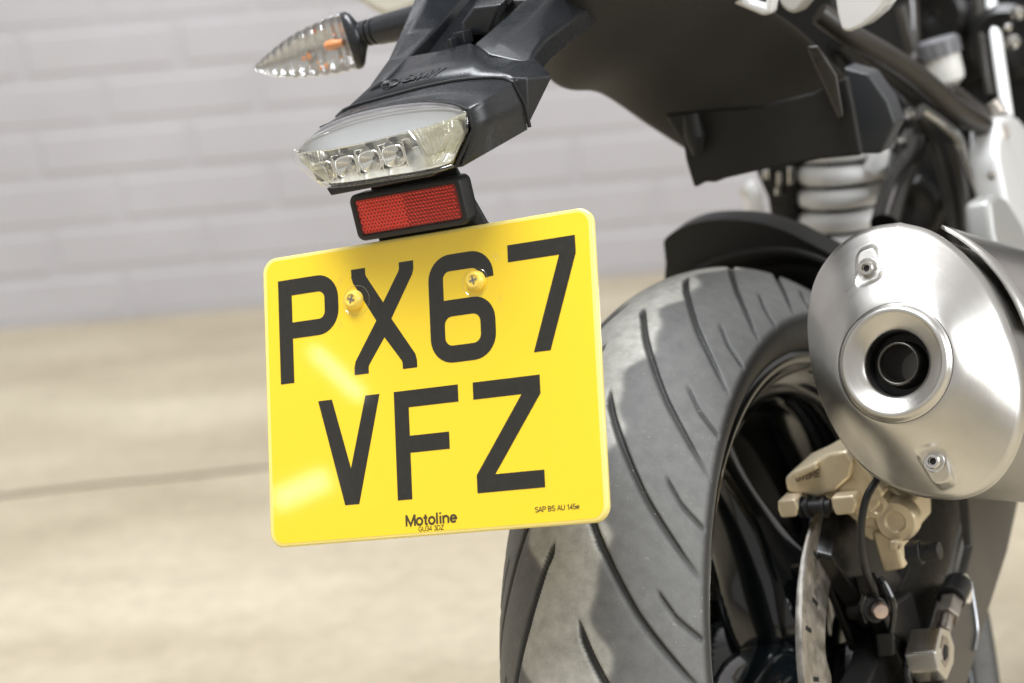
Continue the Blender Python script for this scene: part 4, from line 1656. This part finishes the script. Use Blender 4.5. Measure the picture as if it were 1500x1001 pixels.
stroke_text('BYBRE', 5, 0, 0, 0.3, 0.3, 0.22, mat('cast_lettering', (0.22, 0.17, 0.12), 0.5), cal, place=(lambda x, y, z=0: SY(1166 + 2.05 * x, 706 + 2.2 * y - .45 * x, -46 - z)), width=17, name='cast_lettering')
br = MB()
br.hull([B(*p) for p in ((74, -60, 118), (90, -60, 112), (74, -10, 150), (92, -10, 140), (98, 30, 60), (84, 30, 60), (98, -30, 50), (84, -30, 50))])
br.hull([B(*p) for p in ((92, -40, 70), (106, -40, 66), (92, 20, 60), (106, 20, 56), (96, -26, 8), (108, -26, 8), (96, 20, 0), (108, 20, 0))])
br.build('caliper_bracket', M['frame'], cal, bevel=3 * mm, seg=3)
bb = MB()
c = SY(1330, 812, -46)
bb.tube([c, c + bX * 10 * mm], 8.5 * mm, 6)
bb.tube([c + bX * 8 * mm, c + bX * 22 * mm], 6.0 * mm, 16)
bb.build('bracket_bolt', M['rubber'], cal, bevel=1 * mm)
hz = MB()
hz.tube(bez([SY(1300, 672, -20), SY(1287, 699, -60), SY(1270, 728, -74), SY(1262, 765, -78), SY(1262, 800, -76), SY(1268, 836, -66), SY(1281, 868, -50), SY(1284, 893, -40)], 8), 2.6 * mm, 12)
hz.build('brake_hose', M['rubber'], bike, smooth=True)
# sensor and small hardware by the axle
hw = MB()
hw.tube([SY(1272, 893, -44), SY(1283, 893, -52)], 9 * mm, 24)
hw.tube([SY(1244, 896, -40), SY(1283, 893, -40)], 6 * mm, 18)
hw.hull([SY(u, v, y) for u, v in ((1252, 846), (1282, 838), (1300, 872), (1306, 900), (1292, 905), (1262, 880)) for y in (-30, -44)])
hw.build('sensor_holder', M['frame'], bike, bevel=1.2 * mm)
hb = MB()
hb.lathe([(d * mm, r * mm) for d, r in ((0, 5.5), (-4, 5.5), (-6, 4.6), (-6.5, 0))], SY(1288, 893, -52), bY + bX * -.6, n=20)
hb.build('sensor_bolt', mat('tarnished_bolt', (0.62, 0.50, 0.44), 0.35, 0.9), bike, smooth=True, angle=50)
hn = MB()
hn.hull([SY(u, v, y) for u, v in ((1283, 929), (1309, 927), (1311, 960), (1286, 963)) for y in (-50, -20)])
hn.build('axle_nut', M['rubber'], bike, bevel=1.5 * mm)
hc = MB()
hc.tube(bez([SY(1290, 845, -50), SY(1302, 868, -52), SY(1309, 890, -52), SY(1306, 925, -50)], 6), 2.2 * mm, 10)
hc.tube(bez([SY(1266, 872, -55), SY(1262, 893, -56), SY(1268, 912, -55)], 6), 1.6 * mm, 10)
hc.build('retaining_clip', M['gloss'], bike, smooth=True)
sp = MB()
sp.lathe([(d * mm, r * mm) for d, r in ((52, 0), (52, 30), (60, 32), (72, 24), (88, 24), (88, 34), (96, 34), (96, 18), (110, 18), (110, 0))], AXL, bX, n=40)
sp.build('axle_spacer', M['frame'], bike, smooth=True, angle=30)

# ------------------------------------------------------------------ swingarm
sw = bpy.data.objects.new('swingarm', None)
col.objects.link(sw)
sw.parent = bike
s1 = MB()
s1.prism([S(u, v, 126) for u, v in ((1412, 690), (1498, 690), (1491, 742), (1476, 810), (1449, 894), (1431, 955), (1410, 1030), (1372, 1030), (1398, 950), (1392, 900), (1412, 852), (1424, 800))], bX * -7 * mm)
s1.build('outer_plate', M['grey_arm'], sw, bevel=2 * mm, seg=3)
s2 = MB()
s2.prism([S(u, v, 98) for u, v in ((1335, 700), (1424, 690), (1412, 760), (1394, 833), (1372, 900), (1356, 945), (1320, 1040), (1250, 1040), (1290, 960), (1300, 900), (1330, 830))], bX * -22 * mm)
s2.build('inner_beam', M['frame'], sw, bevel=3 * mm, seg=3)
s3 = MB()
s3.tube(bez([S(1359, 942, 112), S(1345, 944, 112), S(1332, 956, 112), S(1328, 985, 112), S(1332, 1010, 112)], 6), 3.2 * mm, 12)
s3.build('beam_flange', M['frame'], sw, smooth=True)
s3 = MB()
s3.tube([S(1420, 700, 113), S(1418, 740, 113), S(1393, 834, 113), S(1359, 942, 113)], 2.3 * mm, 10)
s3.build('weld_flange', mat('grey_flange_edge', (0.26, 0.24, 0.21), 0.4, 0.4), sw, smooth=True)
s4 = MB()
s4.prism([S(u, v, 112) for u, v in ((1395, 860), (1422, 850), (1432, 935), (1424, 965), (1400, 1030), (1345, 1030), (1362, 935))], bX * -10 * mm)
s4.build('end_lug', M['frame'], sw, bevel=2 * mm)
s5 = MB()
s5.tube(bez([S(1421, 853, 127), S(1427, 890, 127), S(1431, 925, 127), S(1427, 953, 127)], 6), 1.4 * mm, 10)
s5.build('lug_edge', mat('bright_edge', (0.45, 0.47, 0.50), 0.3, 0.8), sw, smooth=True)  # pale metallic strip following the lug's edge
ad = MB()
ad.prism([S(u, v, 135) for u, v in ((1378, 918), (1392, 923), (1399, 948), (1398, 972), (1388, 997), (1376, 982), (1370, 955))], bX * -22 * mm)
ado = ad.build('chain_adjuster', M['steel'], bike, bevel=1.6 * mm, seg=3)
ai = MB()
ai.prism([S(u, v, 135.6) for u, v in ((1382, 930), (1389, 935), (1392, 950), (1391, 968), (1386, 978), (1380, 968), (1378, 950))], bX * -1.0 * mm)
ai.build('adjuster_recess', M['dull_steel'], ado, bevel=.5 * mm)
ai = MB()
ai.prism([S(u, v, 136.2) for u, v in ((1385, 944), (1389, 948), (1389, 962), (1385, 968), (1383, 956))], bX * -1.0 * mm)
ai.build('adjuster_slot', M['gap'], ado)
bl = MB()
bl.tube([S(1383, 925, 124), S(1388, 900, 124)], 4.6 * mm, 20)
bl.tube([S(1387, 905, 124), S(1394, 882, 124)], 8.5 * mm, 6)
bl.build('adjuster_bolt', M['dull_steel'], ado, bevel=.7 * mm)
bs = MB()
bs.tube([S(1393, 878, 124), S(1404, 856, 124)], 10 * mm, 24)
bs.build('rubber_stop', M['rubber'], bike, bevel=1.2 * mm)
bw = MB()
bw.lathe([(0, 0), (0, 10.5 * mm), (2.6 * mm, 10.5 * mm), (2.6 * mm, 0)], S(1412, 863, 128), bX, n=28)
bw.build('stop_washer', mat('cream_washer', (0.70, 0.64, 0.54), 0.4), bike, bevel=.6 * mm)

# ------------------------------------------------------------------ shock absorber
sk_ = bpy.data.objects.new('shock_absorber', None)
col.objects.link(sk_)
sk_.parent = bike
SYs = 375
top_ = SY(1237, 205, SYs)
bot_ = SY(1236, 385, SYs)
axs = (bot_ - top_)
Ls = axs.length
axs.normalize()
us = bX - axs * bX.dot(axs)
us.normalize()
ws_ = axs.cross(us)
path = []
turns = Ls * 1000 / 20.0
for k in range(int(turns * 40)):
    t = k / 40 * 2 * math.pi
    path.append(top_ + axs * (t / (2 * math.pi) * 20.0 * mm) + (us * math.cos(t) + ws_ * math.sin(t)) * 35.5 * mm)
sb = MB()
sb.tube(path, 8.3 * mm, 16)
sb.build('coil_spring', M['spring'], sk_, smooth=True)
sb = MB()
sb.tube([top_ - axs * 30 * mm, top_ + axs * 200 * mm], 16 * mm, 24)
sb.tube([top_ - axs * 34 * mm, top_ + axs * 2 * mm], 30 * mm, 30)
sb.build('damper_body', M['frame'], sk_, smooth=True, angle=40)
sb = MB()
sb.lathe([(-6 * mm, 16 * mm), (-6 * mm, 38 * mm), (0, 41 * mm), (7 * mm, 41 * mm), (9 * mm, 36 * mm), (9 * mm, 16 * mm)], top_ - axs * 4 * mm, axs, n=36)
sb.build('spring_collar', M['spring'], sk_, smooth=True, angle=30)
sb = MB()
sb.tube([SY(1298, 205, 350), SY(1294, 216, 350), SY(1292, 219, 349), SY(1286, 236, 348), SY(1276, 250, 348)], [2.6 * mm, 3 * mm, 7 * mm, 8.5 * mm, 8 * mm], 20)
sb.build('shock_nozzle', M['spring'], sk_, smooth=True)
fp = MB()
fp.tube(bez([SY(1092, 274, 470), SY(1102, 285, 470), SY(1106, 330, 470), SY(1098, 372, 470)], 6), [9 * mm] * 19, 16)
fp.build('white_strut', M['white'], bike, smooth=True)

# ------------------------------------------------------------------ inner mudguard under the seat
im = MB()
rowA = [(748, 40, -52), (775, 76, -55), (805, 119, -55), (826, 130, -55), (845, 132, -55), (870, 129, -55), (900, 148, -55), (930, 171, -55), (965, 195, -55), (1000, 216, -55), (1040, 245, -55)]
rowB = [(790, 20, -10), (805, 45, -10), (835, 62, -10), (860, 72, -10), (885, 85, -10), (915, 95, -10), (950, 105, -10), (985, 122, -10), (1015, 140, -10), (1045, 160, -10), (1095, 200, -10)]
rowC = [(840, -30, 30), (860, -15, 30), (895, 0, 30), (930, 8, 30), (965, 20, 30), (1000, 35, 30), (1040, 52, 30), (1080, 75, 30), (1110, 100, 30), (1135, 130, 30), (1190, 175, 30)]
rowD = [(900, -90, 80), (930, -75, 80), (970, -55, 80), (1010, -40, 80), (1050, -25, 80), (1090, -10, 80), (1130, 8, 80), (1165, 30, 80), (1195, 58, 80), (1225, 92, 80), (1280, 140, 80)]
im.loft([[S(*p) for p in r] for r in (rowA, rowB, rowC, rowD)], caps=False, closed=False)
im.build('inner_mudguard', mat('dusty_inner_plastic', (0.021, 0.019, 0.0165), 0.6, var=0.3, vscale=9, bump=.2, bscale=200), bike, sub=2, smooth=True, solid=4 * mm, off=1)
fl_ = MB()
fl_.prism([SY(u, v, 105) for u, v in ((972, 168), (1000, 212), (1004, 236), (1016, 276), (1024, 272), (1032, 267), (1046, 268), (1062, 262), (1110, 251), (1164, 241), (1200, 234), (1262, 228), (1250, 160), (1240, 112), (1190, 136), (1110, 156), (1030, 162))], bY * 7 * mm)
fl_.build('mudguard_flap', M['plastic_matt'], bike, bevel=2.5 * mm, seg=3)
fr = MB()
fr.tube([SY(1012, 168, 100), SY(1018, 200, 98), SY(1022, 226, 100)], [6 * mm, 8 * mm, 4 * mm], 14)
fr.build('mudguard_rib', M['plastic_matt'], bike, smooth=True)
for (u, v, r) in ((985, 12, 4), (1003, 16, 3)):
    c = S(u, v, 10)
    fr = MB()
    fr.tube([c - Vector((-.3, .3, -.1)).normalized() * 4 * mm, c + Vector((-.3, .3, -.1)).normalized() * 4 * mm], r * mm, 12)
    fr.build('mudguard_clip', M['plastic_matt'], bike, smooth=True)
sp_ = MB()
sp_.prism([SY(u, v, 140) for u, v in ((1234, 98), (1258, 226), (1290, 226), (1312, 182), (1300, 148), (1272, 108))], bY * 25 * mm)
sp_.build('side_gusset', mat('grey_plastic', (0.04, 0.042, 0.045), 0.42, var=.1), bike, bevel=2.5 * mm)
sp_ = MB()
sp_.hull([SY(u, v, y) for u, v in ((1180, 68), (1198, 66), (1226, 110), (1236, 170), (1228, 176), (1212, 120)) for y in (88, 104)])
sp_.build('gusset_rib', M['brown_frame'], bike, bevel=2 * mm)
su = MB()
su.prism([SY(u, v, 255) for u, v in ((880, -90), (1212, -90), (1225, 60), (1232, 120), (1180, 110), (1080, 60), (960, 0))], bY * 30 * mm)
su.build('seat_underside', M['plastic_matt'], bike, bevel=3 * mm)
# seat and tail cowl above the picture's top edge
se = MB()
se.hull([T(*p) for p in ((-62, 215, 262), (62, 215, 262), (-90, 330, 300), (90, 330, 300), (-115, 640, 352), (115, 640, 352), (-50, 205, 285), (50, 205, 285), (-80, 330, 350), (80, 330, 350), (-105, 640, 400), (105, 640, 400))])
se.build('seat', M['rubber'], bike, bevel=10 * mm, seg=4)
# white tail panels
wp = MB()
wp.prism([SY(u, v, 70) for u, v in ((1055, -20), (1068, 3), (1118, 24), (1130, 20), (1136, -20), (1124, -20), (1120, 8), (1100, 2), (1085, -20))], bY * 12 * mm)
wp.build('grab_handle', M['white'], bike, bevel=2.5 * mm, seg=3)
wp = MB()
wp.prism([SY(u, v, 90) for u, v in ((1138, -20), (1142, 8), (1154, 19), (1166, 20), (1184, 0), (1190, -20))], bY * 20 * mm)
wp.build('seat_panel', mat('pale_grey_panel', (.52, .51, .48), .4), bike, bevel=4 * mm, seg=4)
wp = MB()
wp.prism([SY(u, v, 80) for u, v in ((1220, -25), (1226, 20), (1232, 44), (1242, 48), (1262, 40), (1286, 20), (1305, -8), (1312, -25))], bY * 30 * mm)
wp.build('side_panel', M['white'], bike, bevel=4 * mm, seg=4)
wp = MB()
wp.prism([SY(u, v, 300) for u, v in ((470, -45), (512, -4), (545, 18), (568, 28), (590, 22), (640, 2), (700, -10), (860, -40), (860, -70))], bY * 60 * mm)
wp.build('far_side_panel', mat('cream_panel', (.66, .64, .56), .4), bike, bevel=8 * mm, seg=5)

# ------------------------------------------------------------------ subframe and machinery on the right
ft = bpy.data.objects.new('subframe', None)
col.objects.link(ft)
ft.parent = bike
t1 = MB()
t1.tube(bez([S(1200, 20, 80), S(1240, 48, 92), S(1300, 82, 105), (S(1345, 112, 112)), S(1400, 158, 118), S(1472, 206, 124)], 8), 8.6 * mm, 20)
t1.build('frame_tube', M['brown_frame'], ft, smooth=True)
t1 = MB()
t1.tube(bez([S(1225, 60, 70), S(1300, 108, 80), S(1360, 158, 92), S(1440, 212, 105)], 8), 8.5 * mm, 16)
t1.build('frame_tube', M['frame'], ft, smooth=True)
t1 = MB()
t1.tube(bez([S(1395, 130, 100), S(1430, 158, 110), S(1462, 186, 120)], 8), 5 * mm, 16)
t1.build('frame_tube', M['brown_frame'], ft, smooth=True)
t1 = MB()
t1.tube([S(1462, 197, 126), S(1470, 194, 134)], 6.5 * mm, 20)
t1.build('frame_bolt', M['dull_steel'], ft, bevel=1 * mm)
t1 = MB()
t1.tube([S(1452, 150, 120), S(1464, 168, 124)], 8 * mm, 12)
t1.build('frame_bolt', M['dull_steel'], ft, bevel=1 * mm)
fork = MB()
fork.tube([S(1446, -40, 118), S(1452, 0, 120), S(1464, 90, 124), S(1476, 172, 128)], 5.2 * mm, 20)
fork.build('white_tube', M['white'], ft, smooth=True)
fk = MB()
fk.prism([S(u, v, 134) for u, v in ((1462, 176), (1472, 168), (1492, 170), (1506, 186), (1530, 300), (1530, 400), (1500, 385), (1476, 300), (1462, 230))], bX * -26 * mm)
fk.build('footrest_hanger', M['white'], ft, bevel=6 * mm, seg=5)
fk = MB()
fk.prism([S(u, v, 150) for u, v in ((1450, 290), (1462, 282), (1476, 290), (1500, 330), (1520, 400), (1470, 400), (1456, 340))], bX * -22 * mm)
fk.build('heel_guard', mat('grey_alloy_panel', (.42, .42, .40), .38, .3), ft, bevel=6 * mm, seg=5)
rs_ = MB()
c = S(1381, 96, 80)
for (z0_, z1_, r_) in ((-16, 14, 17),):
    rs_.lathe([(d * mm, r * mm) for d, r in ((-20, 0), (-19, 9), (-14, 15.5), (-8, 16.5), (8, 16.5), (8, 0))], c, bZ, n=28)
rs_.build('fluid_reservoir', M['tank'], bike, smooth=True, angle=40)
rf = MB()
rf.lathe([(d * mm, r * mm) for d, r in ((-19.5, 9.6), (-14, 15.8), (-8, 16.8), (-4, 16.8))], c, bZ, n=28, a0=60, a1=200)
rf.build('fluid_level', M['fluid'], bike, smooth=True, solid=.4 * mm)
rk = MB()
rk.lathe([(d * mm, r * mm) for d, r in ((8, 0), (8, 18), (22, 18.5), (24, 16), (24, 0))], c, bZ, n=28)
for k in range(14):
    a = 2 * math.pi * k / 14
    rk.box(c + bZ * 15 * mm + Vector((math.cos(a), math.sin(a), 0)) * 18.4 * mm, Vector((math.cos(a), math.sin(a), 0)), Vector((-math.sin(a), math.cos(a), 0)), bZ, 1 * mm, 1.3 * mm, 6 * mm)
rk.build('reservoir_cap', mat('grey_cap', (.20, .20, .21), .4), bike, smooth=True, angle=30)
ph = MB()
ph.tube(bez([S(1338, 205, 60), S(1330, 235, 60), S(1312, 272, 58), S(1296, 330, 55)], 8), [12 * mm] * 25, 20)
ph.build('header_pipe', mat('dark_shiny_pipe', (0.10, 0.095, 0.09), 0.22, 0.9), bike, smooth=True)
cbm = MB()
cbm.tube(bez([S(1350, 160, 95), S(1378, 180, 98), S(1405, 205, 100), S(1422, 245, 104), S(1440, 300, 108), S(1450, 345, 110), S(1456, 395, 112)], 8), 4.4 * mm, 14)
cbm.build('silver_pipe', M['steel'], bike, smooth=True)
for pth_ in ([(1345, 170, 70), (1372, 220, 74), (1392, 300, 78), (1402, 370, 80)], [(1395, 210, 60), (1412, 280, 60), (1420, 380, 60)], [(1436, 215, 116), (1448, 260, 116), (1450, 320, 118)],
             [(1320, 10, 60), (1332, 60, 62), (1345, 105, 62)], [(1336, -20, 60), (1340, 40, 62), (1340, 92, 64)], [(1395, -20, 60), (1415, 60, 62), (1425, 120, 64)], [(1430, -20, 110), (1440, 60, 110), (1452, 140, 112)]):
    cb2 = MB()
    cb2.tube(bez([S(*p) for p in pth_], 6), 5 * mm, 12)
    cb2.build('cable', M['brown_frame'], bike, smooth=True)
# gearbox / engine mass behind
en = MB()
en.prism([SY(u, v, 520) for u, v in ((1140, 236), (1146, 340), (1170, 430), (1560, 520), (1700, 300), (1700, -80), (1220, -80), (1180, 60))], bY * 160 * mm)
en.build('engine_casing', M['gap'], bike, bevel=8 * mm, seg=3)
for (u, v, r, y) in ((1345, 300, 30, 470), (1400, 60, 40, 480), (1330, 190, 16, 440), (1480, 60, 34, 470), (1375, 20, 30, 470)):
    eb = MB()
    eb.lathe([(0, r * mm), (-14 * mm, r * mm), (-20 * mm, r * .8 * mm), (-20 * mm, r * .3 * mm), (-14 * mm, 0)], SY(u, v, y + 50), bY, n=30)
    eb.build('engine_cover', M['frame'], bike, smooth=True, angle=40)
for (u, v, r) in ((1335, 165, 5), (1323, 205, 4), (1328, 122, 6), (1484, 62, 7), (1492, 20, 6), (1478, 40, 4), (1455, 255, 4), (1306, 118, 5)):
    es = MB()
    es.lathe([(0, r * mm), (-6 * mm, r * .9 * mm), (-8 * mm, 0)], SY(u, v, 380), bY, n=12)
    es.build('engine_fastener', M['steel'], bike, smooth=True)
# linkage left of the spring
lk = MB()
lk.prism([SY(u, v, 340) for u, v in ((1106, 250), (1164, 238), (1168, 330), (1130, 326), (1124, 290))], bY * 30 * mm)
lk.build('frame_plate', M['frame'], bike, bevel=2 * mm)
for (u, v, h_) in ((1122, 256, 6), (1142, 262, 10), (1158, 258, 12), (1140, 280, 5)):
    lk = MB()
    lk.tube([SY(u, v - h_, 332), SY(u, v + h_, 332)], 2.6 * mm, 10)
    lk.build('plate_fastener', M['chrome'], bike, smooth=True)
# front part of the machine down to the ground, hidden from here but carrying the bike
un = MB()
un.hull([B(*p) for p in ((-80, 380, -20), (-10, 380, -20), (-80, 380, 60), (-10, 380, 60), (-90, 640, -60), (-30, 640, -60), (-90, 640, 200), (-10, 640, 200))])
un.build('engine_sump', M['frame'], bike, bevel=10 * mm)
sb2 = MB()
for sgn in (-1, 1):
    sb2.hull([B(*p) for p in ((sgn * 100, 0, 22), (sgn * 84, 0, 22), (sgn * 100, 0, -22), (sgn * 84, 0, -22), (sgn * 80, 480, 50), (sgn * 60, 480, 50), (sgn * 80, 480, -10), (sgn * 60, 480, -10))]) if sgn < 0 else None
sb2.build('swingarm_beam', M['frame'], sw, bevel=5 * mm)
cg_ = MB()
cg_.hull([B(*p) for p in ((-112, -20, 20), (-112, 60, 118), (-112, 200, 175), (-112, 430, 170), (-112, 470, -20), (-112, 60, -40), (-96, -20, 20), (-96, 60, 118), (-96, 200, 175), (-96, 430, 170), (-96, 470, -20), (-96, 60, -40))])
cg_.build('chain_guard', M['plastic_matt'], bike, bevel=6 * mm, seg=3)
